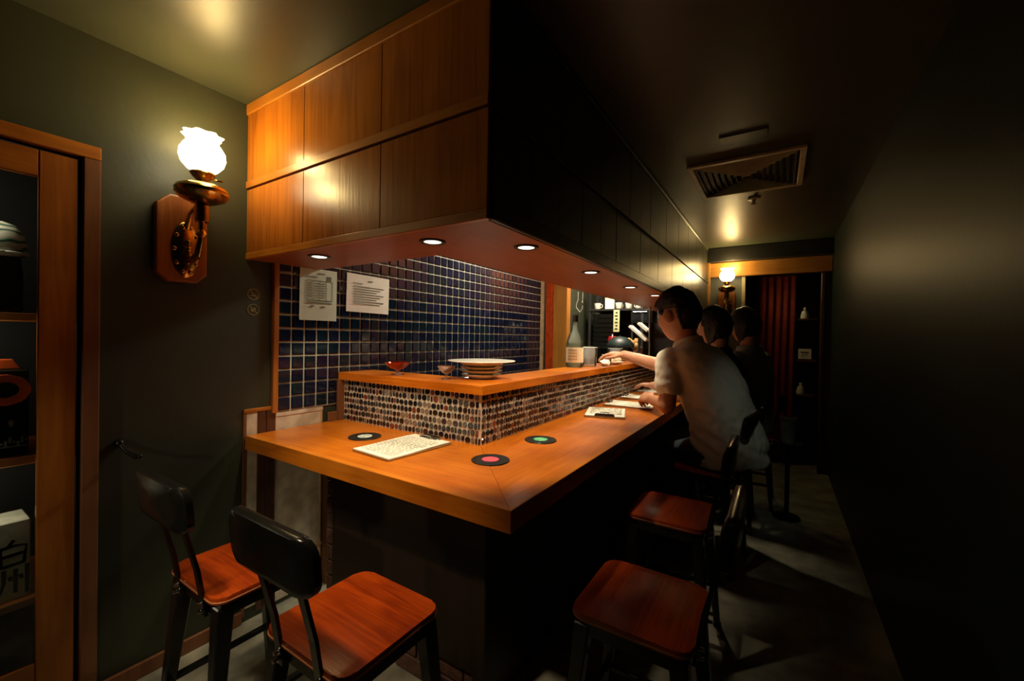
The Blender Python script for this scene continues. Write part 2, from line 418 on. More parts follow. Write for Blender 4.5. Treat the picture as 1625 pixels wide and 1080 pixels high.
for k, (d, loc, rz, a, b, hs) in enumerate(pieces):
    if k < 300:
        o = bpy.data.objects.new('mosaic_tile', mm[a, b]); C.objects.link(o); o.parent = t; o.location = loc; o.rotation_euler = (0, rng.gauss(0, .05), rz); o.scale = (1, 1, hs)
    else:
        bm = mos_bm(WD[a], (RH-.0050)*hs); xf(bm, Matrix.Translation(loc) @ Matrix.Rotation(rz, 4, 'Z'))
        me = bpy.data.meshes.new('t'); bm.to_mesh(me); bm.free(); n0 = len(restm[0].faces)
        restm[0].from_mesh(me); restm[0].faces.ensure_lookup_table()
        for f in restm[0].faces[n0:]: f.material_index = b
        bpy.data.meshes.remove(me)
o = ob('mosaic_tiles', restm[0], MOS[0], t); o['kind'] = 'stuff'
for m in MOS[1:]: o.data.materials.append(m)
for b in range(1, 6): restm[b].free()

t = thing('bar_ledge', 'raised orange wooden ledge capping the mosaic upstand', 'ledge')
LX, LY = UX+.02, UY-.02
bm = bmesh.new(); prism(bm, [(XL+.0127, LY), (LX, LY), (LX-.20, LY+.20), (XL+.0127, LY+.20)], LZ0, LZ1, .002); ob('ledge_board', bm, COUNTX, t)
bm = bmesh.new(); prism(bm, [(LX, LY+.0006), (LX, 4.38), (LX-.20, 4.38), (LX-.20, LY+.2006)], LZ0, LZ1, .002); ob('ledge_board', bm, COUNTY, t)

# ------------------------------------------------------------------ hood
HX, HY, HZ0, HZG = -.591, .809, 1.4154, 1.686
IX, IY = -1.01, 1.10
t = thing('bar_hood', 'wood panelled hood hanging from the ceiling over the bar with dark corridor side', 'hood')
bm = bmesh.new()
prism(bm, [(XL+.001, HY+.012), (HX-.012, HY+.012), (IX, IY), (XL+.001, IY)], HZ0, HZ0+.02); ob('soffit_board', bm, SOFF, t)
bm = bmesh.new()
prism(bm, [(HX-.012, HY+.0125), (HX-.012, 4.44), (IX, 4.44), (IX, IY+.0005)], HZ0, HZ0+.02); ob('soffit_board', bm, wood('soffit_wood_y', (.34, .105, .036), (.25, .07, .022), 'Y', .5, .45), t)
bm = bmesh.new(); box(bm, XL+.001, IX, IY-.012, IY, HZ0+.02, ZC-.002); box(bm, IX, IX+.012, IY, 4.44, HZ0+.02, ZC-.002); ob('inner_lining', bm, SOFF, t)
bm = bmesh.new(); box(bm, XL+.001, HX-.013, HY+.008, HY+.012, HZ0+.02, ZC-.002); box(bm, HX-.013, HX-.008, HY+.012, 4.44, HZ0+.02, ZC-.002); ob('backing', bm, BLACKI, t)
sx = [XL+.001, -1.360, -.973, HX]
for k in range(3):
    ob('wood_panel', B(sx[k]+.001, sx[k+1]-.001, HY-.004, HY+.008, HZ0+.024, HZG-.006, .001), HOODW, t)
    ob('wood_panel', B(sx[k]+.001, sx[k+1]-.001, HY-.004, HY+.008, HZG+.001, ZC-.042, .001), HOODW, t)
ob('groove_trim', B(XL-.0, HX, HY-.008, HY-.003, HZG, HZG+.026, .001), HOODX, t)
ob('bottom_trim', B(XL+.001, HX+.001, HY-.007, HY+.010, HZ0-.002, HZ0+.023, .0015), HOODX, t)
ob('top_trim', B(XL+.001, HX, HY-.010, HY+.008, ZC-.041, ZC-.001, .002), HOODX, t)
y = HY+.012; k = 0
while y < 4.43:
    y1 = min(y+.182, 4.44)
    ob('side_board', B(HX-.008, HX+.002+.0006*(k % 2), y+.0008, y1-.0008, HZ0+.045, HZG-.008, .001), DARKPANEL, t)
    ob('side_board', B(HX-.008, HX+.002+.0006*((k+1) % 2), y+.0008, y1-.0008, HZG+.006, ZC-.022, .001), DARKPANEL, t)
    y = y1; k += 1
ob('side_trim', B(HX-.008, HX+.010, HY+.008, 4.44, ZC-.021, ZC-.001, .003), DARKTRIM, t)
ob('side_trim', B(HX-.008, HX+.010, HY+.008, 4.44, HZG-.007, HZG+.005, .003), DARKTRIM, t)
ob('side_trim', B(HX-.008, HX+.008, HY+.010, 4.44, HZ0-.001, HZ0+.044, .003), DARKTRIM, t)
ob('end_board', B(HX-.03, HX+.022, 4.41, 4.455, HZ0-.10, ZC-.002, .003), LINT, t, 'orange wooden end board')

# downlights
def downlight(x, y, label, aim, e_=1.0, ang=86):
    t = thing('downlight', label, 'downlight', (x, y, HZ0), 0, 'downlights under the bar hood')
    bm = bmesh.new(); lathe(bm, [(.026, .006), (.026, -.004), (.038, -.005), (.040, -.001), (.040, .0), (.030, .0)], 28, close=False); ob('trim_ring', bm, DARKTRIM, t, smooth=True)
    bm = bmesh.new(); lathe(bm, [(.0, -.0025), (.022, -.0035), (.026, -.002)], 24, close=False); ob('lens', bm, DLENS, t, smooth='all')
    l = lamp('downlight_beam', 'SPOT', (0, 0, -.012), DOWN_W*e_, (1, .80, .55), .02, aim, ang, .45, t)
    return t
downlight(-1.421, .905, 'small round downlight in hood soffit nearest the left wall above wall notices', (-.08, .33, -.8), .8)
downlight(-.880, .925, 'small round downlight in hood soffit above the clipboard on front counter', (-.12, .33, -.8))
downlight(-.672, 1.125, 'small round downlight at hood corner above the red and green coasters', (-.33, .12, -.8))
downlight(-.681, 1.680, 'fourth soffit downlight from the left wall, above the clear bottle area', (-.36, 0, -.8))
downlight(-.686, 2.258, 'fifth soffit downlight from the left wall, left of the man in white', (-.20, .12, -.8), 1.1, 92)
downlight(-.672, 2.740, 'farthest visible soffit downlight right beside the head of the man in white', (-.15, -.10, -.8), 1.0, 100)

# ------------------------------------------------------------------ sconces
def sconce(loc, rz, label, wood_plate=True, power=1.0):
    # local: wall plane y=0, lamp projects toward -y
    t = thing('wall_sconce', label, 'wall lamp', loc, rz, 'oil lamp style wall sconces')
    w2, h2 = .072, .145
    pl = [(-w2, -h2+.03), (-w2+.03, -h2), (w2-.03, -h2), (w2, -h2+.03), (w2, h2-.035), (w2-.035, h2), (-w2+.035, h2), (-w2, h2-.035)]
    bm = bmesh.new(); prism(bm, pl, 0, .028, .006); xf(bm, Matrix.Rotation(PI/2, 4, 'X')); ob('back_plate', bm, wood('plate_wood%d' % len(bpy.data.materials), (.42, .14, .03), (.26, .075, .016), 'Z', 1.5, .35), t)
    bm = bmesh.new(); lathe(bm, [(.0, .016), (.018, .015), (.030, .010), (.040, .004), (.043, 0)], 24, close=False)
    xf(bm, Matrix.Translation((.008, -.028, -.035)) @ Matrix.Rotation(PI/2, 4, 'X') @ Matrix.Diagonal((1, 2.2, 1, 1)))
    ro = ob('rosette', bm, BRASS, t, smooth=True)
    bm = bmesh.new()
    for k in range(10):
        a = 2*PI*k/10; sphere(bm, (.008+.034*math.cos(a), -.033, -.035+.078*math.sin(a)), .0085, 8)
    for k in range(4): sphere(bm, (.008, -.046, -.078+.022*k), .012-.0015*abs(k-1.5), 10)
    ob('beading', bm, BRASS, ro, smooth='all')
    bm = bmesh.new(); tube(bm, [(.008, -.03, -.045), (.008, -.075, -.075), (.010, -.115, -.06), (.012, -.135, .0), (.012, -.139, .05)], [.013, .012, .010, .009, .010]); ob('arm', bm, BRASS, t, smooth=True)
    bm = bmesh.new(); tube(bm, [(.010, -.03, .04), (.010, -.06, .085), (.010, -.10, .100), (.012, -.137, .085)], [.011, .008, .007, .008]); ob('scroll', bm, BRASS, t, smooth=True)
    cx, cyy, up_ = .012, -.140, .056
    bm = bmesh.new(); lathe(bm, [(.0, -.062), (.011, -.060), (.016, -.050), (.011, -.039), (.005, -.034), (.005, -.012), (.019, -.010), (.021, .0), (.021, .042), (.017, .046), (.012, .050)], 22, cx, cyy, up_); ob('stem', bm, BRASS, t, smooth=True)
    bm = bmesh.new(); lathe(bm, [(.012, .048), (.034, .052), (.064, .066), (.074, .079), (.073, .085), (.075, .090), (.070, .100), (.050, .111), (.022, .116), (.014, .120)], 32, cx, cyy, up_); ob('oil_font', bm, BRASS, t, smooth=True)
    bm = bmesh.new(); lathe(bm, [(.014, .119), (.018, .128), (.026, .134), (.035, .146), (.034, .150), (.020, .152)], 28, cx, cyy, up_); bu = ob('burner', bm, BRASS, t, smooth=True)
    bm = bmesh.new(); tube(bm, [(cx+.018, cyy-.01, .133+up_), (cx+.040, cyy-.022, .133+up_)], .0025); lathe(bm, [(.0, 0), (.009, .001), (.009, .004), (.0, .005)], 14, cx+.042, cyy-.023, .130+up_); ob('wick_knob', bm, BRASS, bu)
    wob = lambda f, z: (.10*math.sin(2*PI*f*8) if z > .262 else (.03*math.sin(2*PI*f*8) if z > .245 else 0))
    bm = bmesh.new(); lathe(bm, [(.026, .151), (.043, .162), (.058, .180), (.064, .200), (.062, .220), (.052, .238), (.043, .248), (.046, .260), (.054, .272), (.050, .271), (.040, .256)], 64, cx, cyy, up_, wob=wob, close=False)
    ob('lamp_shade', bm, SHADEM, t, 'glowing frosted glass shade with a ruffled rim', smooth='all')
    lamp('sconce_glow', 'POINT', (cx+.035, cyy-.005, .30+up_), SCONCE_W*power, (1, .71, .27), .03, parent=t)
    lamp('sconce_glow', 'POINT', (cx, cyy-.075, .20+up_), SCONCE_W*.55*power, (1, .71, .27), .03, parent=t)
    return t
sconce((XL+.001, .592, 1.445), PI/2, 'brass oil lamp sconce with lit ruffled shade on left wall beside hood')
sconce((-.425, YB-.001, 1.47), 0, 'brass oil lamp sconce with lit shade on far wall beside curtained doorway', power=1.0)

# prohibition icons on the wall
def icon(z, label, kind):
    t = thing('prohibition_sticker', label, 'sticker', (XL+.0006, .833, z), PI/2)
    bm = bmesh.new(); lathe(bm, [(.019, 0), (.019, .0008), (.0225, .0008), (.0225, 0), (.019, 0)], 32, close=False); xf(bm, Matrix.Rotation(PI/2, 4, 'X'))
    m = plain('sticker_gold_%s' % kind, (.22, .19, .07), .6)
    ob('ring', bm, m, t)
    bm = bmesh.new(); box(bm, -.0018, .0018, -.0009, 0, -.0185, .0185); xf(bm, Matrix.Rotation(math.radians(-45), 4, 'Y')); ob('slash', bm, m, t)
    bm = bmesh.new()
    if kind == 'smoke':
        box(bm, -.013, .009, -.0007, 0, -.007, -.0035); box(bm, .0100, .0115, -.0007, 0, -.007, -.0035); tube(bm, [(.010, -.0004, -.001), (.012, -.0004, .002), (.009, -.0004, .004), (.011, -.0004, .008)], .0007, 5)
    else:
        box(bm, -.009, .003, -.0007, 0, -.008, .001); box(bm, .001, .010, -.0007, 0, -.002, .008); box(bm, -.011, -.006, -.0007, 0, -.002, .004)
    ob('pictogram', bm, m, t)
icon(1.282, 'round gold prohibition sticker with a slash, upper one on the green wall', 'smoke')
icon(1.222, 'round gold prohibition sticker with crossed figure, lower one on the green wall', 'other')

# notices on the tiles
def notice(y0, y1, z0, z1, m, label, tilt, lines):
    t = thing('notice', label, 'notice', (XL+.0128, (y0+y1)/2, (z0+z1)/2), PI/2)
    bm = bmesh.new(); W_, H_ = y1-y0, z1-z0
    g = bmesh.ops.create_grid(bm, x_segments=8, y_segments=8, size=.5)
    for v in bm.verts:
        x, z = v.co.x*W_, v.co.y*H_
        v.co = Vector((x, -.002-.002*math.sin(3*x/W_+1)**2-.0015*(z/H_+.5), z))
    bmesh.ops.solidify(bm, geom=bm.faces[:], thickness=.0006); xf(bm, Matrix.Rotation(tilt, 4, 'Y'))
    ob('sheet', bm, m, t)
    bm = bmesh.new()
    for (a, b, c, d) in lines: box(bm, a*W_/2, b*W_/2, -.0068, -.0062, c*H_/2, d*H_/2)
    xf(bm, Matrix.Rotation(tilt, 4, 'Y')); ob('print', bm, INK, t)
L1 = [(-.05, .3, .80, .84), (-.7, -.1, .66, .69), (.4, .66, .58, .74), (-.66, .72, .53, .55)]
L1 += [(-.66+.345*k, -.64+.345*k, -.22, .55) for k in range(5)] + [(-.66, .72, -.24, -.21), (-.66, .72, -.34, -.30)]
for k in range(7): L1 += [(-.6, -.38, .42-.09*k, .45-.09*k), (-.25, .02, .42-.09*k, .44-.09*k), (.1, .3, .42-.09*k, .45-.09*k)]
L1 += [(-.45, -.25, -.48, -.43), (.1, .32, -.50, -.45)]
notice(1.011, 1.188, 1.191, 1.418, PAPERG, 'pale green printed notice with a table grid taped on navy tiles', 0, L1)
L2 = [(-.05, .16, .66, .72), (-.75, -.3, .50, .53)]
for k in range(8): L2.append((-.72, .72-.18*((k*7) % 3), .34-.13*k, .375-.13*k))
notice(1.240, 1.494, 1.240, 1.423, PAPER, 'white printed landscape notice with text lines taped on navy tiles', .012, L2)

# ------------------------------------------------------------------ ceiling vent
t = thing('ceiling_vent', 'square four-way metal air vent in the dark ceiling', 'air vent', (-.158, 2.52, ZC-.001))
VM = plain('vent_paint', (.58, .58, .42), .4, var=.15); 
bm = bmesh.new()
for (x0, x1, y0, y1) in ((-.25, .25, -.27, -.245), (-.25, .25, .245, .27), (-.25, -.225, -.245, .245), (.225, .25, -.245, .245)): box(bm, x0, x1, y0, y1, -.014, 0, .002)
ob('frame', bm, VM, t)
ob('backing', B(-.225, .225, -.245, .245, -.003, 0), BLACKI, t)
for k in range(8):
    a, b = .215-.027*k, .235-.0285*k; q = .010
    for s in (-1, 1):
        bm = bmesh.new(); 
        v = [bm.verts.new(p) for p in ((s*a, -b, -.003), (s*a, b, -.003), (s*(a-q*.9), b-q, -.0165), (s*(a-q*.9), -b+q, -.0165))]; bm.faces.new(v)
        bmesh.ops.solidify(bm, geom=bm.faces[:], thickness=.0015); ob('louver', bm, VM, t)
        bm = bmesh.new()
        v = [bm.verts.new(p) for p in ((-a, s*b, -.003), (a, s*b, -.003), (a-q*.9, s*(b-q), -.0165), (-a+q*.9, s*(b-q), -.0165))]; bm.faces.new(v)
        bmesh.ops.solidify(bm, geom=bm.faces[:], thickness=.0015); ob('louver', bm, VM, t)
t = thing('sprinkler_head', 'small round sprinkler fitting on ceiling beyond the air vent', 'sprinkler', (-.145, 2.96, ZC-.001))
bm = bmesh.new(); lathe(bm, [(.035, 0), (.034, -.006), (.012, -.009), (.009, -.02), (.004, -.03)], 20); ob('body', bm, VM, t, smooth=True)
bm = bmesh.new(); lathe(bm, [(.016, -.032), (.016, -.029), (.004, -.029)], 16); ob('deflector', bm, CHROME, t)
tag(ob('access_hatch', B(-.235, -.055, 2.00, 2.06, ZC-.004, ZC-.0005, .001), CEILC), 'thin flat plate on the dark ceiling in front of the air vent', 'plate')

# ------------------------------------------------------------------ display cabinet
t = thing('display_cabinet', 'built-in orange wooden display cabinet with a dark interior at left edge', 'cabinet', (XL, 0, 0))
bm = bmesh.new(); box(bm, -.34, -.335, -.32, .352, .02, 1.64); box(bm, -.335, -.0, .345, .352, .02, 1.64); box(bm, -.335, 0, -.32, -.315, .02, 1.64); box(bm, -.335, 0, -.315, .345, 1.632, 1.64); box(bm, -.335, 0, -.315, .345, .02, .03)
ob('carcass', bm, BLACKI, t)
ob('casing', B(0, .024, .352, .389, 0, 1.636, .002), CASEW, t); ob('casing', B(0, .024, -.36, -.32, 0, 1.636, .002), CASEW, t); ob('casing', B(0, .025, -.36, .389, 1.637, 1.675, .002), CABY, t)
d = ob('door', B(-.004, .014, .266, .341, .03, 1.626, .002), CABW, t)
ob('rail', B(-.004, .013, -.30, .265, 1.553, 1.626, .002), CABY, d); ob('rail', B(-.004, .013, -.30, .265, .03, .20, .002), CABY, d)
ob('stile', B(-.004, .014, -.31, -.302, .03, 1.626, .002), CABW, d)
ob('glass_pane', B(.002, .005, -.30, .265, .20, 1.553), CABGL, d)
for z in (1.175, .778, .380): ob('shelf', B(-.330, -.008, -.31, .343, z-.022, z, .002), CABY, t)
# things in the cabinet
gx, gy = XL-.085, .212
t = thing('ornament_jar', 'clear jar with a round pastel painted dome lid on top cabinet shelf', 'jar', (gx, gy, 1.1756))
bm = bmesh.new(); lathe(bm, [(.0, 0), (.040, .001), (.043, .012), (.043, .015)], 24); ob('foot', bm, BLACKM, t, smooth=True)
bm = bmesh.new(); lathe(bm, [(.040, .015), (.041, .10), (.036, .155)], 24); ob('glass_body', bm, glass('smoke_glass', (.35, .32, .28), .25), t, smooth=True)
pm, nt, b = mat('pastel_swirl')
wv = nt.nodes.new('ShaderNodeTexWave'); wv.wave_type = 'RINGS'; wv.inputs['Scale'].default_value = 14; wv.inputs['Distortion'].default_value = 9; wv.inputs['Detail'].default_value = 1
tc = nt.nodes.new('ShaderNodeTexCoord'); lnk(nt, tc, 'Object', wv, 'Vector'); r = nt.nodes.new('ShaderNodeValToRGB'); cr = r.color_ramp
cr.elements[0].color = (.01, .02, .015, 1); cr.elements[1].color = (.75, .72, .62, 1)
for p_, c_ in ((.22, (.30, .62, .45, 1)), (.45, (.72, .42, .32, 1)), (.65, (.8, .74, .62, 1))):
    e_ = cr.elements.new(p_); e_.color = c_
lnk(nt, wv, 'Fac', r, 'Fac'); lnk(nt, r, 'Color', b, 'Base Color')
bm = bmesh.new(); lathe(bm, [(.038, .155), (.047, .168), (.049, .19), (.042, .222), (.026, .245), (.0, .255)], 32); dl = ob('dome_lid', bm, pm, t, 'pastel swirl dome lid', smooth='all')
bm = bmesh.new(); tube(bm, [(.049*math.cos(2*PI*k/24), .049*math.sin(2*PI*k/24), .165) for k in range(25)], .005, 6); ob('rim', bm, PORC, dl, smooth='all')
for z_ in (1.50, 1.12, .72): lamp('cabinet_fill', 'POINT', (XL-.035, .13, z_), .60, (1, .86, .66), .02)  # added fill points that brighten the shelf items, no fittings
ORM = plain('orange_lacquer', (.62, .10, .015), .3)
t = thing('orange_reel_box', 'black box with an orange eight-sided dial ring on middle cabinet shelf', 'box', (XL-.075, .213, .7786))
ob('case', B(-.04, .04, -.052, .045, 0, .24, .004), BLACKM, t)
bm = bmesh.new(); n = 24
oct_ = [(.053*math.cos(PI/8+PI/4*k), .045*math.sin(PI/8+PI/4*k)) for k in range(8)]
outer = []
for k in range(n):
    a = 2*PI*(k+.5)/n; cdir = (math.cos(a), math.sin(a)); apo = .049*math.cos(PI/8)/max(math.cos(((a) % (PI/4))-PI/8), .1); outer.append((apo*cdir[0], apo*.9*cdir[1]))
inner = [(.026*math.cos(2*PI*(k+.5)/n), .022*math.sin(2*PI*(k+.5)/n)) for k in range(n)]
rings = []
for pts, z in ((outer, 0), (outer, .014), (inner, .010), (inner, 0)): rings.append([bm.verts.new((z, x, y)) for x, y in pts])
for A_, B_ in zip(rings, rings[1:]+rings[:1]):
    for k in range(n): bm.faces.new((A_[k], A_[(k+1) % n], B_[(k+1) % n], B_[k]))
xf(bm, Matrix.Translation((.041, 0, .185))); ob('dial_ring', bm, ORM, t, 'orange ring')
bm = bmesh.new(); prism(bm, [(-.030, -.02), (.030, -.02), (.016, .006), (-.018, .006)], 0, .03, .002); xf(bm, Matrix.Translation((.0, 0, .262)) @ Matrix.Rotation(PI/2, 4, 'Z') @ Matrix.Rotation(PI/2, 4, 'X')); ob('handle', bm, ORM, t, 'orange carrying handle')
bm = bmesh.new()
for k in range(12):
    a = -.045+.0075*k; box(bm, .0402, .041, a, a+.005, .035+.006*math.sin(k*1.9), .040+.007*math.sin(k*1.9+1)+.006)
box(bm, .0402, .041, -.048, .042, .026, .029); sphere(bm, (.0405, .012, .092), .005, 8, (.2, 1, 2))
ob('silver_print', bm, plain('silver_ink', (.35, .42, .38), .4), t, 'worn silver lettering')
# whisky box with brushed characters
t = thing('whisky_box', 'pale grey box with black brushed characters on lowest cabinet shelf', 'box', (XL-.05, .262, .3806))
ob('carton', B(-.09, .02, -.16, 0, 0, .218, .003), plain('washed_paper', (.50, .54, .46), .7, var=.25, scale=25), t)
def stroke(bm, pts, wd):
    # flat brush stroke in local (y,z) on the carton face
    pts = [Vector((p[0], p[1])) for p in pts]
    L_, R_ = [], []
    for i, p in enumerate(pts):
        d = (pts[min(i+1, len(pts)-1)]-pts[max(i-1, 0)]).normalized(); nn = Vector((-d.y, d.x))
        ww = wd*(1.15 if i == 0 else .8+.2*math.sin(i*2.1)); L_.append(p+nn*ww/2); R_.append(p-nn*ww/2)
    a = [bm.verts.new((.0212, p.x, p.y)) for p in L_]; b_ = [bm.verts.new((.0212, p.x, p.y)) for p in R_]
    for i in range(len(pts)-1): bm.faces.new((a[i], a[i+1], b_[i+1], b_[i]))
bm = bmesh.new()
def glyph(strokes, cx_, cz_, s, wd):
    for st in strokes: stroke(bm, [(cx_+x*s, cz_+z*s) for x, z in st], wd)
SHIRO = [[(.05, .62), (-.05, .48), (-.18, .34)], [(-.36, .34), (-.34, -.1), (-.30, -.55)], [(-.36, .32), (.05, .36), (.42, .30), (.38, -.1), (.34, -.52)], [(-.30, -.06), (.34, -.02)], [(-.28, -.50), (.34, -.46)]]
SHU = [[(-.22, .55), (-.22, .0), (-.30, -.35), (-.42, -.55)], [(.10, .50), (.10, -.50)], [(.42, .60), (.42, -.62)], [(-.42, .22), (-.38, .02)], [(-.06, .24), (-.02, .04)], [(.22, .24), (.28, .04)]]
glyph(SHIRO, -.034, .128, .062, .008); glyph(SHU, -.034, .052, .066, .008)
bmesh.ops.solidify(bm, geom=bm.faces[:], thickness=.0008)
ob('brush_lettering', bm, INKD, t, 'black brushed characters')

tag(ob('wall_hook', tube(sphere(sphere(bmesh.new(), (XL+.006, .44, .778), .012, 12), (XL+.075, .47, .742), .007, 10), [(XL+.006, .44, .778), (XL+.03, .452, .752), (XL+.055, .465, .738), (XL+.075, .47, .742)], .007), BLACKM, smooth=True), 'black iron coat hook on green wall behind the left stool', 'hook')

# ------------------------------------------------------------------ stools
SH = .4825
def make_stool(label):
    t = thing('bar_stool', label, 'stool', (0, 0, 0), 0, 'black steel bar stools with wooden seats')
    bm = bmesh.new(); prism(bm, rrect(.285, .275, .035, 6), SH-.018, SH, .004)
    s = ob('seat', bm, SEATW, t, smooth=True)
    bm = bmesh.new(); tube(bm, [(x, y, SH-.0125) for x, y in rrect(.285, .275, .035, 6)]+[(.1425, .1025, SH-.0125)], .0022, 6); ob('seat_edging', bm, SEATE, s, smooth='all')
    bm = bmesh.new()
    o_ = rrect(.262, .252, .03, 4); i_ = rrect(.236, .226, .02, 4)
    rr = [[bm.verts.new((x, y, z)) for x, y in pts] for pts, z in ((o_, SH-.055), (o_, SH-.0185), (i_, SH-.0185), (i_, SH-.055))]
    for A_, B_ in zip(rr, rr[1:]+rr[:1]):
        for k in range(len(o_)): bm.faces.new((A_[k], A_[(k+1) % len(o_)], B_[(k+1) % len(o_)], B_[k]))
    ob('seat_frame', bm, BLACKM, t)
    for sx_ in (-1, 1):
        for sy_ in (-1, 1):
            bm = bmesh.new(); tx, ty = sx_*.114, sy_*.109; fx, fy = sx_*.150, sy_*.150
            a = .020; c = .011
            top = [bm.verts.new((tx+dx, ty+dy, SH-.03)) for dx, dy in ((-a, -a), (a, -a), (a, a), (-a, a))]
            bot = [bm.verts.new((fx+dx, fy+dy, .006)) for dx, dy in ((-c, -c), (c, -c), (c, c), (-c, c))]
            for k in range(4): bm.faces.new((top[k], top[(k+1) % 4], bot[(k+1) % 4], bot[k]))
            bm.faces.new(top); bm.faces.new(bot[::-1])
            bmesh.ops.bevel(bm, geom=bm.edges[:], offset=.003, segments=1, affect='EDGES')
            lg = ob('leg', bm, BLACKM, t)
            ob('foot_cap', B(fx-.013, fx+.013, fy-.013, fy+.013, 0, .012, .002), BLACKI, lg)
    q = .150-(.036*.16/.45)*1.0
    for (x0, x1, y0, y1) in ((-q, q, q-.008, q+.008), (-q, q, -q-.008, -q+.008), (-q-.008, -q+.008, -q, q), (q-.008, q+.008, -q, q)):
        ob('foot_bar', B(x0, x1, y0, y1, .155, .171, .002), BLACKM, t)
    for sx_ in (-1, 1):
        bm = bmesh.new()
        path = [(sx_*.072, -.132, SH-.06), (sx_*.072, -.137, SH-.02), (sx_*.072, -.150, SH+.06), (sx_*.074, -.176, SH+.16), (sx_*.074, -.196, SH+.26)]
        prev = None
        for p_ in path:
            cur = [bm.verts.new((p_[0]+dx, p_[1]+dy, p_[2])) for dx, dy in ((-.011, -.004), (.011, -.004), (.011, .004), (-.011, .004))]
            if prev:
                for k in range(4): bm.faces.new((prev[k], prev[(k+1) % 4], cur[(k+1) % 4], cur[k]))
            else: bm.faces.new(cur[::-1])
            prev = cur
        bm.faces.new(prev); po = ob('back_post', bm, BLACKM, t)
        for z in (SH-.045, SH-.026):
            bm = bmesh.new(); lathe(bm, [(.0, 0), (.007, .001), (.007, .005), (.0045, .006), (.0045, .014), (.0, .015)], 10); xf(bm, Matrix.Translation((sx_*.072+.003*(z > SH-.03), -.137, z)) @ Matrix.Rotation(PI/2, 4, 'X')); ob('bolt', bm, CHROME, po, smooth=True)
    # curved backrest plate
    bm = bmesh.new(); out = rrect(.298, .114, .040, 8); nn = len(out)
    def place(x, z, off):
        yy = -.205-.10*(z)*.9 + .55*x*x*1.0 + off
        return (x, yy, SH+.236+z)
    cols = 14
    g = bmesh.new()
    # grid disc: rows from outline scaled
    rings = []
    for f, off in ((1, .011), (1, -.011)):
        pass
    def shell(off):
        rs = []
        for f in (1.0, .93, .7, .45, .2):
            rs.append([bm.verts.new(place(x*(f if f < 1 else 1), z*f, off*(1 if f < 1 else .55))) for x, z in out])
        for A_, B_ in zip(rs, rs[1:]):
            for k in range(nn): bm.faces.new((A_[k], A_[(k+1) % nn], B_[(k+1) % nn], B_[k]))
        bm.faces.new(rs[-1]); return rs[0]
    g.free()
    a, b_ = shell(.013), shell(-.013)
    for k in range(nn): bm.faces.new((a[k], a[(k+1) % nn], b_[(k+1) % nn], b_[k]))
    ob('backrest', bm, BLACKM, t, smooth=50)
    return t
st = make_stool('bar stool at front of the counter, nearest, seen from behind at bottom centre')
st.location = (-.815, .622, 0)
dup(st, (-1.272, .600, 0), 0, 'bar stool by the green wall left of the front stool')
dup(st, (-.275, 1.062, 0), PI/2, 'empty bar stool on the corridor side nearest the camera')
dup(st, (-.335, 1.690, 0), PI/2, 'empty bar stool on corridor side between near stool and man in white')
dup(st, (-.300, 2.400, 0), PI/2-.15, 'bar stool that the man in white polo shirt sits on')
dup(st, (-.270, 2.960, 0), PI/2, 'bar stool under the dark-dressed person behind the man in white')
dup(st, (-.170, 3.420, 0), PI/2, 'bar stool under the farthest person, in grey')

# ------------------------------------------------------------------ things on the counter
def record(x, y, rz, col, label):
    t = thing('record_coaster', label, 'coaster', (x, y, CZ+.0012), rz, 'record coasters on the counter')
    bm = bmesh.new(); pr = [(.0, 0), (.061, 0), (.062, .001), (.061, .0022)]
    r_ = .058
    while r_ > .031: pr += [(r_, .0024), (r_-.0015, .0019)]; r_ -= .003
    pr += [(.028, .0022), (.0, .0022)]
    lathe(bm, pr, 40); ob('disc', bm, VINYL, t, smooth=True)
    bm = bmesh.new(); lathe(bm, [(.0, .0022), (.0275, .0022), (.0275, .0028), (.005, .0030), (.003, .0024), (0, .0024)], 28); l_ = ob('centre_label', bm, plain('label_%d' % len(bpy.data.materials), col, .6, var=.15, scale=60), t)
    bm = bmesh.new(); box(bm, -.017, .017, .010, .013, .0029, .0032); box(bm, -.012, .012, -.013, -.011, .0029, .0032); box(bm, -.014, .014, -.018, -.0165, .0029, .0032); ob('print', bm, INK if col[0] > .3 else PAPER, l_)
record(-1.353, 1.063, .2, (.62, .70, .64), 'black record coaster with a white label left of the front clipboard')
record(-.778, 1.100, .5, (.75, .06, .10), 'black record coaster with a red label near the counter corner')
record(-.774, 1.430, .9, (.04, .42, .13), 'black record coaster with a green label beside the mosaic corner')
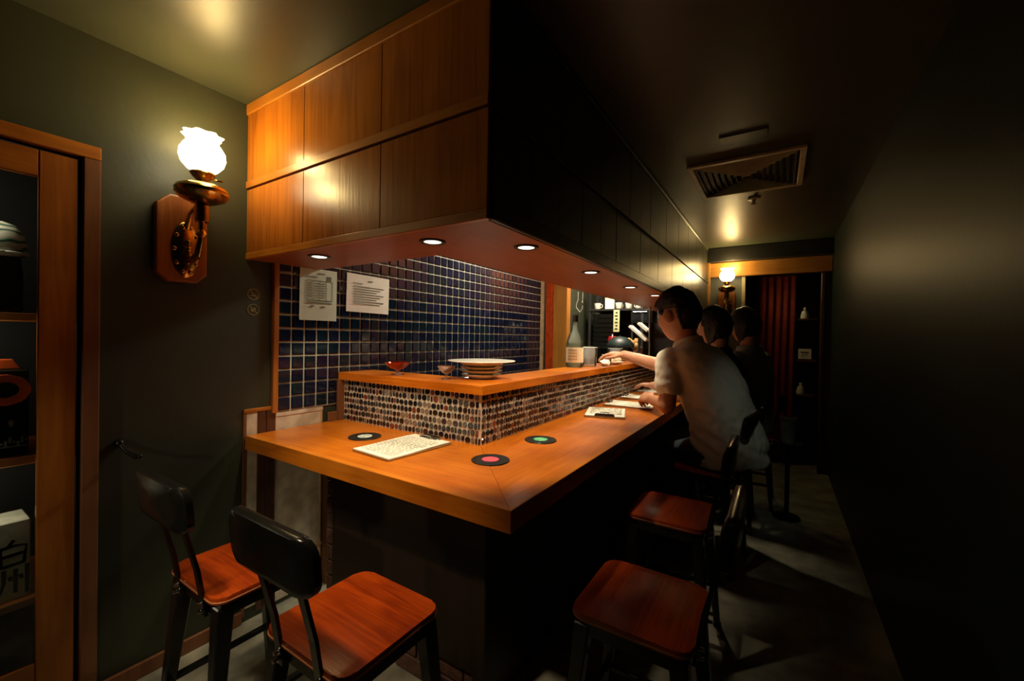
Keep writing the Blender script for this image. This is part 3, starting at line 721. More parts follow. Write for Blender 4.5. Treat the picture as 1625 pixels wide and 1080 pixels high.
def clipboard(x, y, rz, label, w_=.205, h_=.285, dark=False):
    t = thing('clipboard', label, 'clipboard', (x, y, CZ+.0012), rz, 'clipboard menus on the counter')
    bm = bmesh.new(); prism(bm, rrect(w_, h_, .012, 4), 0, .005, .0008); ob('board', bm, CLIPB, t)
    pm_ = PAPER
    bm = bmesh.new(); g = bmesh.ops.create_grid(bm, x_segments=4, y_segments=6, size=.5)
    for v in bm.verts: v.co = Vector((v.co.x*(w_-.008), v.co.y*(h_-.012)-.002, .008+.0015*math.sin(v.co.y*5)))
    bmesh.ops.solidify(bm, geom=bm.faces[:], thickness=.002); sh = ob('sheet', bm, pm_, t)
    bm = bmesh.new(); rg = random.Random(int(x*1000))
    for k in range(15):
        yy = h_/2-.055-.0145*k; xx = -w_/2+.02
        if yy < -h_/2+.02: break
        while xx < w_/2-.03:
            l_ = rg.uniform(.008, .03); box(bm, xx, min(xx+l_, w_/2-.02), yy, yy+.003, .0098, .0105); xx += l_+.006
    ob('print', bm, plain('faint_ink%d' % len(bpy.data.materials), (.42, .40, .30), .8), sh)
    bm = bmesh.new(); box(bm, -.05, .05, h_/2-.030, h_/2-.006, .008, .013, .002); tube(bm, [(-.045, h_/2-.008, .016), (.045, h_/2-.008, .016)], .005, 8); tube(bm, [(-.02, h_/2-.012, .013), (-.02, h_/2-.035, .022), (.02, h_/2-.035, .022), (.02, h_/2-.012, .013)], .0022, 6)
    ob('clip', bm, BLACKM if dark else CHROME, t, smooth=True)
clipboard(-1.118, 1.045, -.07, 'clipboard with a paper menu lying on the front counter beside the mosaic')
clipboard(-.772, 2.15, PI+.30, 'clipboard menu with black clip nearest on the corridor side of counter', dark=True)
clipboard(-.745, 2.50, PI/2+.10, 'second clipboard menu on corridor side, behind the one with black clip')
clipboard(-.760, 2.86, PI/2+.05, 'third clipboard menu along the counter, beyond the fist of man in white')
clipboard(-.76, 3.26, PI/2, 'farthest clipboard menu along the counter beyond the man in white')

# ------------------------------------------------------------------ things on the ledge
def coupe(x, y, s, m, label):
    t = thing('coupe_glass', label, 'glass', (x, y, LZ1+.0005), 0, 'small coupe glasses on the ledge')
    bm = bmesh.new(); lathe(bm, [(.0, 0), (.024*s, .0005), (.023*s, .003), (.008*s, .006), (.005*s, .010)], 24); ob('foot', bm, CLEAR, t, smooth=True)
    bm = bmesh.new(); lathe(bm, [(.005*s, .0095), (.010*s, .015), (.007*s, .020), (.010*s, .023)], 18); ob('stem', bm, CLEAR, t, smooth=True)
    bm = bmesh.new(); lathe(bm, [(.010*s, .0228), (.022*s, .028), (.036*s, .040), (.044*s, .052), (.046*s, .055), (.043*s, .0545), (.034*s, .041), (.02*s, .031), (.0, .029)], 30); bo = ob('bowl', bm, m, t, smooth=True)
    return t
coupe(-1.437, 1.30, 1.25, glass('red_glass', (.80, .20, .10), .5), 'red-tinted coupe glass on the ledge left of the paler one')
coupe(-1.139, 1.29, .82, glass('amber_glass', (.98, .80, .66), .5), 'small pale coupe glass on the ledge left of the plate stack')
def plate(x, y, z, r, h, m, label):
    t = thing('plate', label, 'plate', (x, y, z), 0, 'plates stacked on the ledge')
    bm = bmesh.new(); lathe(bm, [(.0, .002), (r*.5, .002), (r*.52, 0), (r*.6, 0), (r*.62, .003), (r*.95, h-.003), (r, h-.001), (r*.985, h+.001), (r*.6, .0055), (.0, .0050)], 44); ob('dish', bm, m, t, smooth=60)
    bm = bmesh.new(); tube(bm, [(r*.992*math.cos(2*PI*k/44), r*.992*math.sin(2*PI*k/44), h-.0005) for k in range(45)], .0016, 6); ob('rim', bm, PORC, t, smooth='all')
px_, py_ = -1.062, 1.425
nm = ['bottom', 'second from the bottom', 'third from the bottom', 'fourth from the bottom, just under the wide one']
bm = None
for k in range(4):
    plate(px_, py_, LZ1+.001+.0145*k+(.002 if k else 0), .089 if k else .084, .0175, PORCG, 'small celadon plate in ledge stack, ' + nm[k])
plate(px_+.0, py_, LZ1+.001+.0145*4+.004, .143, .0125, PORC, 'wide white plate lying on top of the plate stack')

t = thing('sake_bottle', 'clear glass bottle with a cream label standing on the ledge', 'bottle', (-1.045, 2.345, LZ1+.0005))
bm = bmesh.new(); lathe(bm, [(.0, .003), (.046, .0), (.051, .006), (.052, .135), (.050, .155), (.040, .190), (.024, .220), (.017, .245), (.016, .290)], 32); ob('glass_body', bm, glass('bottle_glass', (.95, .98, .88), .34), t, smooth=True)
bm = bmesh.new(); lathe(bm, [(.044, .008), (.046, .014), (.046, .150), (.0, .151)], 24); ob('contents', bm, glass('sake', (.95, .95, .84), .35), t, smooth=True)
bm = bmesh.new(); lathe(bm, [(.0528, .03), (.0530, .031), (.0530, .120), (.0528, .121)], 32, close=False); lb = ob('label_wrap', bm, plain('cream_label', (.74, .62, .40), .7, var=.12, scale=50), t, 'cream paper label')
bm = bmesh.new()
for k in range(7):
    a = -1.9+.16*k
    for q_ in range(4):
        p0 = Vector((.0533*math.cos(a), .0533*math.sin(a), .045+.018*q_)); box(bm, p0.x-.002, p0.x+.002, p0.y-.0006, p0.y+.0006, p0.z, p0.z+.010)
ob('print', bm, plain('brown_ink', (.30, .15, .05), .8), lb)
bm = bmesh.new(); lathe(bm, [(.0, .318), (.017, .317), (.018, .305), (.018, .275), (.0, .274)], 20); ob('cap', bm, plain('dark_cap', (.03, .02, .015), .4), t, smooth=True)
def tumbler(x, y, r, h, m, label, fill=None):
    t = thing('tumbler', label, 'glass', (x, y, LZ1+.0005), 0)
    bm = bmesh.new(); lathe(bm, [(.0, 0), (r*.86, 0), (r*.88, .003), (r, h), (r*.955, h), (r*.85, .012), (.0, .010)], 26); ob('glass_wall', bm, m, t, smooth=60)
    bm = bmesh.new(); tube(bm, [(r*.98*math.cos(2*PI*k/26), r*.98*math.sin(2*PI*k/26), h) for k in range(27)], .0018, 6); ob('rim', bm, plain('rim_shine%d' % len(bpy.data.materials), (.7, .72, .62), .1, spec=1), t, smooth='all')
    if fill:
        bm = bmesh.new(); lathe(bm, [(.0, .0125), (r*.84, .0125), (r*.89, h*.5), (.0, h*.5)], 22); ob('drink', bm, fill, t, smooth=True)
tumbler(-1.012, 2.50, .050, .120, CLEAR, 'tall clear tumbler on the ledge right of the bottle')
tumbler(-1.02, 3.02, .055, .105, CLEAR, 'clear tumbler on the ledge behind the reaching hand', glass('pale_drink', (.8, .6, .35), .3))
tumbler(-.955, 2.66, .032, .070, CLEAR, 'short clear glass on the ledge beside the food dish')
# dish of food under the hand
t = thing('food_dish', 'white dish of pale food on the ledge under the reaching hand', 'dish', (-.975, 2.80, LZ1+.0005), .3)
bm = bmesh.new(); lathe(bm, [(.0, .002), (.045, 0), (.05, .003), (.085, .020), (.083, .022), (.05, .008), (.0, .007)], 36); ob('dish', bm, PORC, t, smooth=60)
FOOD = plain('pale_food', (.62, .46, .28), .6, var=.4, scale=60)
for k in range(9):
    bm = bmesh.new(); a = k*2.4; rr_ = .012+.045*math.sqrt(k/9); bmesh.ops.create_icosphere(bm, subdivisions=2, radius=.018)
    for v in bm.verts: v.co = v.co*(1+.35*mnoise.noise(v.co*60+Vector((k, 0, 0)))); v.co.z *= .75
    xf(bm, Matrix.Translation((rr_*math.cos(a), rr_*math.sin(a), .022+.006*(k % 3)))); ob('morsel', bm, FOOD, t, smooth='all')
t = thing('napkin', 'crumpled white napkin on the ledge right of the tumbler', 'napkin', (-.940, 2.60, LZ1+.001))
bm = bmesh.new(); bmesh.ops.create_icosphere(bm, subdivisions=3, radius=.032)
for v in bm.verts:
    v.co *= 1+.45*mnoise.noise(v.co*45); v.co.z = max(0, v.co.z*.7+.018)
ob('paper', bm, PAPER, t, smooth=50)
# small white cups in a row on the far ledge, before the far guests
cupo = thing('cup', 'small white cup at the near end of the row on far ledge', 'cup', (-1.06, 3.2, LZ1+.0005), 0, 'white cups in a row on the far ledge')
bm = bmesh.new(); lathe(bm, [(.0, 0), (.020, 0), (.022, .004), (.030, .05), (.028, .05), (.020, .007), (0, .006)], 20); ob('bowl', bm, PORC, cupo, smooth=60)
for k in range(1, 7): dup(cupo, (-1.05+.012*math.sin(k*3), 3.2+.09*k, LZ1+.0005), k, 'small white cup in the far ledge row, %s from its near end' % 'x second third fourth fifth sixth seventh eighth ninth tenth eleventh twelfth'.split()[k])

# ------------------------------------------------------------------ kitchen seen through the bar
struct('wall_kitchen', B(-1.742, -.62, 4.47, 4.53, 0, ZC), plain('kitchen_wall', (.055, .05, .04), .6, var=.3, scale=6))
t = thing('wood_pillar', 'square wooden pillar left of the kitchen opening', 'pillar', (-1.60, 3.30, 0))
ob('shaft', B(-.065, .065, -.04, .04, .02, ZC-.003, .003), OAK, t); ob('foot', B(-.072, .072, -.047, .047, 0, .02, .002), POSTD, t)
def curtain(x0, x1, y, z0, z1, m, name, label, folds, amp=.016):
    t = thing(name, label, 'curtain', ((x0+x1)/2, y, z0))
    bm = bmesh.new(); n = 72; W_ = x1-x0; rows = []
    for j in range(13):
        z = (z1-z0)*j/12
        rows.append([bm.verts.new(((i/n-.5)*W_, amp*(1-.35*j/12)*math.sin(2*PI*folds*i/n+.5*math.sin(z*3))+.3*amp*math.sin(5.3*i/n*folds), z)) for i in range(n+1)])
    for A_, B_ in zip(rows, rows[1:]):
        for i in range(n): bm.faces.new((A_[i], A_[i+1], B_[i+1], B_[i]))
    bmesh.ops.solidify(bm, geom=bm.faces[:], thickness=.002); ob('cloth', bm, m, t, smooth='all')
    bm = bmesh.new(); tube(bm, [(-W_/2-.01, 0, z1-z0+.006), (W_/2+.01, 0, z1-z0+.006)], .007, 8); ob('rod', bm, POSTD, t, smooth=True)
curtain(-1.735, -1.655, 3.26, .55, 1.80, CURT, 'curtain', 'orange-red curtain beside the navy tiles and wooden pillar', 3, .010)
curtain(-.165, .130, YB+.16, .05, 1.735, CURTD, 'curtain', 'dark red curtain hanging in the far corridor doorway', 5)
# kitchen shelf unit
t = thing('kitchen_shelf', 'dark kitchen shelving unit behind the bar', 'shelf', (-1.36, 4.22, 0))
SHM = plain('dark_steel_shelf', (.05, .05, .045), .4, .6)
for z in (1.055, 1.43): ob('shelf_board', B(-.30, .262, -.17, .20, z-.02, z, .002), SHM, t)
ob('work_top', B(-.30, .262, -.60, .20, .80, .83, .003), CHROME, t)
for sx_ in (-.288, .25): ob('upright', B(sx_-.012, sx_+.012, .165, .19, 0, 1.62, .001), SHM, t); ob('upright', B(sx_-.012, sx_+.012, -.165, -.14, 0, 1.62, .001), SHM, t)
ob('back_sheet', B(-.30, .262, .20, .206, 0, 1.62), BLACKI, t)
tr = thing('tray', 'black tray in the tray stack on kitchen shelf, lowest', 'tray', (-1.50, 4.14, 1.0555), 0, 'black trays stacked on the kitchen shelf')
bm = bmesh.new(); prism(bm, rrect(.21, .20, .02, 4), 0, .006); ob('base', bm, BLACKM, tr)
bm = bmesh.new(); o_ = rrect(.23, .22, .025, 4); i_ = rrect(.214, .204, .02, 4); lo_ = rrect(.21, .20, .02, 4)
rr = [[bm.verts.new((x, y, z)) for x, y in pts] for pts, z in ((lo_, .0), (o_, .040), (i_, .040), (lo_, .0065))]
for A_, B_ in zip(rr, rr[1:]):
    for k in range(len(o_)): bm.faces.new((A_[k], A_[(k+1) % len(o_)], B_[(k+1) % len(o_)], B_[k]))
ob('side_wall', bm, BLACKM, tr)
for k, nme in ((1, 'second'), (2, 'third'), (3, 'fourth'), (4, 'fifth'), (5, 'sixth'), (6, 'topmost')):
    dup(tr, (-1.50+.003*(k % 2), 4.14, 1.0555+.047*k), 0, 'black tray in the tray stack on kitchen shelf, ' + nme)
# boxes and cups on the top shelf
t = thing('cream_box', 'cream paper box on the top kitchen shelf', 'box', (-1.455, 4.12, 1.4305), .2)
ob('carton', B(-.045, .045, -.035, .035, 0, .10, .002), PAPER, t); ob('lid', B(-.047, .047, -.037, .037, .10, .115, .002), plain('cream_lid', (.72, .55, .28), .6), t)
kc = thing('kitchen_cup', 'white cup on the top kitchen shelf left of the cream box', 'cup', (-1.58, 4.10, 1.4305), 0, 'white cups on the top kitchen shelf')
bm = bmesh.new(); lathe(bm, [(.0, 0), (.026, 0), (.030, .005), (.036, .062), (.033, .062), (.026, .008), (0, .007)], 20); ob('bowl', bm, PORC, kc, smooth=60)
bm = bmesh.new(); tube(bm, [(.033, 0, .05), (.052, 0, .045), (.052, 0, .022), (.031, 0, .015)], .004, 6); ob('handle', bm, PORC, kc, smooth=True)
for x, lb_ in ((-1.355, 'white cup on the top kitchen shelf just right of the cream box'), (-1.255, 'white cup on the top kitchen shelf, second right of cream box'), (-1.155, 'white cup at the right end of the top kitchen shelf')):
    dup(kc, (x, 4.10, 1.4305), .7+x*9, lb_)
t = thing('menu_strip', 'long yellow-green menu strip hanging in the kitchen', 'menu', (-1.345, 4.0, 1.20))
ob('strip', B(-.030, .030, 0, .002, 0, .215), plain('yellow_green_paper', (.56, .55, .28), .7), t)
bm = bmesh.new()
for k in range(6): box(bm, -.016+.006*(k % 2), .012, -.0008, 0, .02+.032*k, .035+.032*k)
ob('print', bm, INKD, t)
t = thing('red_canister', 'shiny red lidded canister on the kitchen shelf', 'canister', (-1.375, 3.98, 1.0555))
bm = bmesh.new(); lathe(bm, [(.0, 0), (.036, 0), (.042, .01), (.044, .07), (.036, .10), (.0, .105)], 24); ob('body', bm, plain('red_enamel', (.38, .018, .018), .15), t, smooth=True)
bm = bmesh.new(); lathe(bm, [(.0, .104), (.012, .104), (.006, .114), (.012, .122), (.0, .128)], 14); ob('knob', bm, CHROME, t, smooth=True)
t = thing('domed_pot', 'dark pot with a big black domed lid in the kitchen', 'pot', (-1.228, 3.77, .8305))
bm = bmesh.new(); lathe(bm, [(.0, 0), (.11, 0), (.118, .02), (.118, .225), (.0, .225)], 32); ob('body', bm, BLACKM, t, smooth=True)
bm = bmesh.new(); lathe(bm, [(.122, .224), (.124, .236), (.115, .262), (.09, .295), (.05, .318), (.0, .325)], 36); ob('lid', bm, plain('dark_green_enamel', (.010, .022, .020), .45), t, smooth=True)
bm = bmesh.new(); lathe(bm, [(.0, .324), (.008, .325), (.007, .333), (.0, .336)], 14); ob('knob', bm, BLACKM, t, smooth=True)
t = thing('black_oven', 'black oven with a steel top on the kitchen shelf at right', 'oven', (-1.118, 4.16, 1.29))
ob('case', B(-.105, .10, -.10, .10, 0, .118, .004), BLACKM, t); ob('top', B(-.107, .102, -.102, .102, .118, .136, .003), CHROME, t)
ob('door_glass', B(-.085, .055, -.104, -.1, .02, .10), plain('oven_glass', (.01, .012, .014), .08), t); ob('handle', tube(bmesh.new(), [(-.08, -.112, .105), (.05, -.112, .105)], .005, 8), CHROME, t)
for k in range(2): ob('bracket', B(-.10+.085*k, -.085+.085*k, -.09, .10, -.234, 0, .001), SHM, t)
t = thing('ticket_rail', 'two slanted white boards stacked beside the steel pole in kitchen', 'rack', (-1.053, 3.80, 1.09))
for k, (dx, dz, l_) in enumerate(((-.015, .095, .20), (.03, .150, .11))):
    bm = B(-l_/2, l_/2, -.05, .05, -.012, .012, .003); xf(bm, Matrix.Translation((dx, 0, dz)) @ Matrix.Rotation(.70, 4, 'Y')); ob('slanted_board', bm, PAPER, t)
ob('stand', B(-.02, .0, -.01, .01, -.135, .09, .001), SHM, t)
t = thing('bread_basket', 'orange-brown basket of food under the slanted boards in kitchen', 'basket', (-1.192, 4.04, .8305))
bm = bmesh.new(); lathe(bm, [(.0, 0), (.07, 0), (.088, .20), (.082, .20), (.066, .01), (0, .01)], 24, wob=lambda f, z: .02*math.sin(2*PI*f*12)); ob('bowl', bm, plain('wicker', (.30, .13, .05), .7), t)
for k in range(9):
    bm = bmesh.new(); bmesh.ops.create_icosphere(bm, subdivisions=2, radius=.032)
    for v in bm.verts: v.co *= 1+.3*mnoise.noise(v.co*40+Vector((k*3, 0, 0)))
    xf(bm, Matrix.Translation((.045*math.cos(k*2.4), .045*math.sin(k*2.4), .215+.022*(k % 4)))); ob('roll', bm, plain('crust%d' % k, (.55, .22+.02*k, .10), .6, var=.4, scale=40), t, smooth='all')
t = thing('steel_pole', 'thin polished steel pole at right of the kitchen opening', 'pole', (-.935, 3.66, LZ1+.0005))
bm = bmesh.new(); tube(bm, [(0, 0, .01), (0, 0, HZ0-LZ1-.003)], .009, 10); ob('shaft', bm, CHROME, t, smooth=True)
bm = bmesh.new(); lathe(bm, [(.03, 0), (.03, .006), (.010, .012)], 16); ob('flange', bm, CHROME, t, smooth=True)
t = thing('tongs', 'thin steel tongs leaning behind the ledge left of the pole', 'tongs', (-1.02, 3.60, .955))
for k in (-1, 1): ob('arm', tube(bmesh.new(), [(.05, .006*k, .002), (-.005, .010*k, .055), (-.06, .003*k, .115)], .0035, 6), CHROME, t)
t = thing('hanging_hook', 'white wire hook hanging from the hood by the pillar', 'hook', (-1.24, 2.80, 1.415))
lk = [(.0, 0, -.001), (0, 0, -.05), (-.010, 0, -.075), (-.012, 0, -.095), (.012, 0, -.125), (.028, 0, -.105), (.030, 0, -.085)]
t.location = (-1.03, 2.35, 1.4145)
ob('wire', tube(bmesh.new(), lk, .0025, 7), PORC, t, smooth=True)
ob('wire', tube(bmesh.new(), [(.022, .02, 0), (.022, .02, -.052), (.020, .02, -.06)], .0025, 7), PORC, t, smooth=True); ob('ball', sphere(bmesh.new(), (.020, .02, -.066), .007, 10), CHROME, t, smooth='all')

# ------------------------------------------------------------------ far doorway things
t = thing('notice_board', 'white lettered sign card on the dim shelf right of the red curtain', 'sign', (.20, YB+.12, .905))
ob('card', B(-.048, .048, 0, .01, .075, .165, .001), PAPER, t)
bm = bmesh.new(); box(bm, -.03, .03, -.001, 0, .128, .138); box(bm, -.025, .022, -.001, 0, .112, .118); box(bm, -.03, .01, -.001, 0, .096, .101); ob('print', bm, INKD, t)
ob('foot', B(-.05, .05, -.005, .03, .066, .075, .001), POSTD, t)
t = thing('dim_shelf', 'dim narrow shelf rack right of the red curtain in far doorway', 'shelf', (.20, YB+.15, 0))
for z in (.66, .97, 1.34): ob('shelf_board', B(-.06, .085, -.06, .12, z-.015, z, .001), POSTD, t)
ob('back_sheet', B(-.06, .085, .12, .126, 0, 1.72), plain('rack_back', (.03, .018, .012), .7), t)
for k, (dx, z, lb_) in enumerate(((.0, 1.3405, 'pale lampshade ornament on the upper dim shelf by red curtain'), (-.02, .6605, 'small white pot on the lower dim shelf by red curtain'))):
    t = thing('ornament', lb_, 'ornament', (.195+dx, YB+.14, z))
    bm = bmesh.new(); lathe(bm, [(.0, 0), (.03, 0), (.035, .02), (.022, .07), (.0, .075)], 18); ob('body', bm, PORCG, t, smooth=True)
    bm = bmesh.new(); lathe(bm, [(.0, .074), (.010, .075), (.012, .10), (.0, .105)], 14); ob('neck', bm, PORC, t, smooth=True)
# pail and draped jacket near the far guests
t = thing('pail', 'grey pail with a bright rim in the corridor behind the seated guests', 'bucket', (.063, 3.22, .485))
bm = bmesh.new(); lathe(bm, [(.0, .004), (.034, .0), (.046, .160), (.043, .160), (.031, .008), (0, .007)], 26); ob('body', bm, plain('grey_pail', (.22, .22, .18), .5), t, smooth=60)
bm = bmesh.new(); tube(bm, [(.046*math.cos(2*PI*k/26), .046*math.sin(2*PI*k/26), .160) for k in range(27)], .004, 6); ob('rim', bm, plain('pail_rim', (.62, .58, .42), .3), t, smooth='all')
t = thing('side_stand', 'small dark stand holding the grey pail in the corridor', 'stand', (.063, 3.22, 0))
bm = bmesh.new(); lathe(bm, [(.085, .465), (.088, .475), (.085, .4845)], 24); ob('top', bm, BLACKM, t, smooth=True)
ob('shaft', tube(bmesh.new(), [(0, 0, .012), (0, 0, .466)], .014, 10), BLACKM, t); bm = bmesh.new(); lathe(bm, [(.08, 0), (.075, .012), (.015, .018)], 20); ob('foot', bm, BLACKM, t, smooth=True)

# ------------------------------------------------------------------ people
def capsule(bm, a, b, ra, rb, n=16, k=5):
    a, b = Vector(a), Vector(b); d = (b-a); L_ = d.length; d = d/L_ if L_ > 1e-6 else Vector((0, 0, 1)); u, v = frame_at(d)
    prof = [(ra*math.sin(PI/2*i/k), -ra*math.cos(PI/2*i/k)) for i in range(k+1)] + [(rb*math.cos(PI/2*i/k), L_+rb*math.sin(PI/2*i/k)) for i in range(k+1)]
    rings = [[bm.verts.new(a+d*z+(u*math.cos(2*PI*q/n)+v*math.sin(2*PI*q/n))*max(r_, 1e-4)) for q in range(n)] for r_, z in prof]
    for A_, B_ in zip(rings, rings[1:]):
        for q in range(n): bm.faces.new((A_[q], A_[(q+1) % n], B_[(q+1) % n], B_[q]))
    bm.faces.new(rings[0][::-1]); bm.faces.new(rings[-1])
def chain(bm, pts, rs, grow=0):
    for i in range(len(pts)-1): capsule(bm, pts[i], pts[i+1], rs[i]+grow, rs[i+1]+grow)
def loft(bm, rings, grow=0, n=28):
    # rings: (centre, U, V, a, b)
    rr = []
    for c, U, V, a, b in rings:
        rr.append([bm.verts.new(Vector(c)+U*((a+grow)*math.copysign(abs(math.cos(2*PI*k/n))**.85, math.cos(2*PI*k/n)))+V*((b+grow)*math.copysign(abs(math.sin(2*PI*k/n))**.85, math.sin(2*PI*k/n)))) for k in range(n)])
    for A_, B_ in zip(rr, rr[1:]):
        for k in range(n): bm.faces.new((A_[k], A_[(k+1) % n], B_[(k+1) % n], B_[k]))
    bm.faces.new(rr[0][::-1]); bm.faces.new(rr[-1])
def fuse(name, bm, voxel, smooth_it=4, cuts=(), disp=None):
    bmesh.ops.recalc_face_normals(bm, faces=bm.faces[:])
    me = bpy.data.meshes.new(name); bm.to_mesh(me); bm.free()
    o = bpy.data.objects.new(name, me); C.objects.link(o)
    md = o.modifiers.new('r', 'REMESH'); md.mode = 'VOXEL'; md.voxel_size = voxel
    bpy.context.view_layer.update()
    ev = o.evaluated_get(bpy.context.evaluated_depsgraph_get()); m2 = bpy.data.meshes.new_from_object(ev)
    out = bmesh.new(); out.from_mesh(m2)
    bpy.data.objects.remove(o); bpy.data.meshes.remove(me); bpy.data.meshes.remove(m2)
    for _ in range(smooth_it): bmesh.ops.smooth_vert(out, verts=out.verts[:], factor=.5, use_axis_x=True, use_axis_y=True, use_axis_z=True)
    for (pc, pn) in cuts:
        bmesh.ops.bisect_plane(out, geom=out.verts[:]+out.edges[:]+out.faces[:], plane_co=pc, plane_no=pn, clear_outer=True)
    if disp:
        out.normal_update()
        for v in out.verts: v.co += v.normal*disp(v.co)
    return out
def headbm(hair=False, scale=1.0, fringe=.45, back=-.62, long=False):
    bm = bmesh.new(); bmesh.ops.create_icosphere(bm, subdivisions=5, radius=1)
    for v in bm.verts:
        x, y, z = v.co; d = Vector((x, y, z))
        X, Y, Z = .098*x, .078*y, .122*z
        if z < 0:
            q = (-z)**1.5; Y *= 1-.30*q
            X *= (1-.06*q) if x > 0 else (1-.50*q)
            if x > 0: X += .012*q
        if not hair:
            if x > 0:
                X += .024*math.exp(-((y/.16)**2))*max(0, 1-((z+.12)/.30)**2) * (1 if z < .25 else 0)
                X -= .011*math.exp(-(((abs(y)-.38)/.17)**2+((z-.08)/.13)**2))
                X += .006*math.exp(-((y/.26)**2+((z+.50)/.045)**2)) + .006*math.exp(-((y/.24)**2+((z+.60)/.05)**2)) - .004*math.exp(-((y/.3)**2+((z+.55)/.025)**2))
                X += .006*math.exp(-((y/.3)**2+((z+.85)/.12)**2)) + .004*math.exp(-(((abs(y)-.35)/.2)**2+((z-.24)/.07)**2))
            v.co = Vector((X, Y, Z))
        else:
            def sst(p, q, t):
                t = min(1, max(0, (t-p)/(q-p))); return t*t*(3-2*t)
            front = fringe+.10*math.sin(y*7)
            ear = back if long else .27
            lim = back+(ear-back)*sst(-.52, -.36, x)
            lim += (.05-lim)*sst(.22, .30, x)*(1-sst(.36, .50, x))
            if x > .36: lim = .05+(front-.05)*sst(.36, .50, x)
            nz = mnoise.noise(d*4+Vector((3, 1, 2)))*.007 + mnoise.noise(d*11)*.003
            f_ = sst(-.03, .05, z-lim)
            g = -.010+(.026+nz+.010*max(0, z))*f_
            v.co = Vector((X, Y, Z))+d.normalized()*g
    xf(bm, Matrix.Scale(scale, 4)); return bm
def merge(dst, src, m=None):
    if m: xf(src, m)
    me = bpy.data.meshes.new('t'); src.to_mesh(me); src.free(); dst.from_mesh(me); bpy.data.meshes.remove(me)
def hand(bm, wrist, d, nrm, side, curl=.5, s=1.0):
    # d: pointing direction, nrm: back-of-hand normal, side: direction of the thumb
    d, nrm, side = Vector(d).normalized(), Vector(nrm).normalized(), Vector(side).normalized(); w_ = Vector(wrist)
    loft(bm, [(w_, side, nrm, .026*s, .018*s), (w_+d*.03*s, side, nrm, .034*s, .017*s), (w_+d*.065*s, side, nrm, .041*s, .015*s), (w_+d*.088*s, side, nrm, .038*s, .012*s)], 0, 16)
    for off, ln in ((.030, .078), (.010, .088), (-.010, .082), (-.030, .064)):
        p = w_+d*.078*s+side*off*s; pts = [p]; a = 0
        for seg in (.44, .30, .26):
            a += curl*1.0; dd = d*math.cos(a)-nrm*math.sin(a)+side*off*1.4
            p = p+dd.normalized()*ln*seg*s; pts.append(p)
        chain(bm, pts, [.0098*s, .0092*s, .0084*s, .0072*s])
    p = w_+d*.022*s+side*.026*s; pts = [p, p+(side*.8+d*.6-nrm*.2).normalized()*.036*s]
    pts.append(pts[-1]+(d*.8+side*.25-nrm*.6*curl).normalized()*.032*s); pts.append(pts[-1]+(d*.8-side*.2-nrm*.9*curl).normalized()*.026*s)
    chain(bm, pts, [.015*s, .012*s, .0105*s, .0085*s])
Z_ = Vector((0, 0, 1))
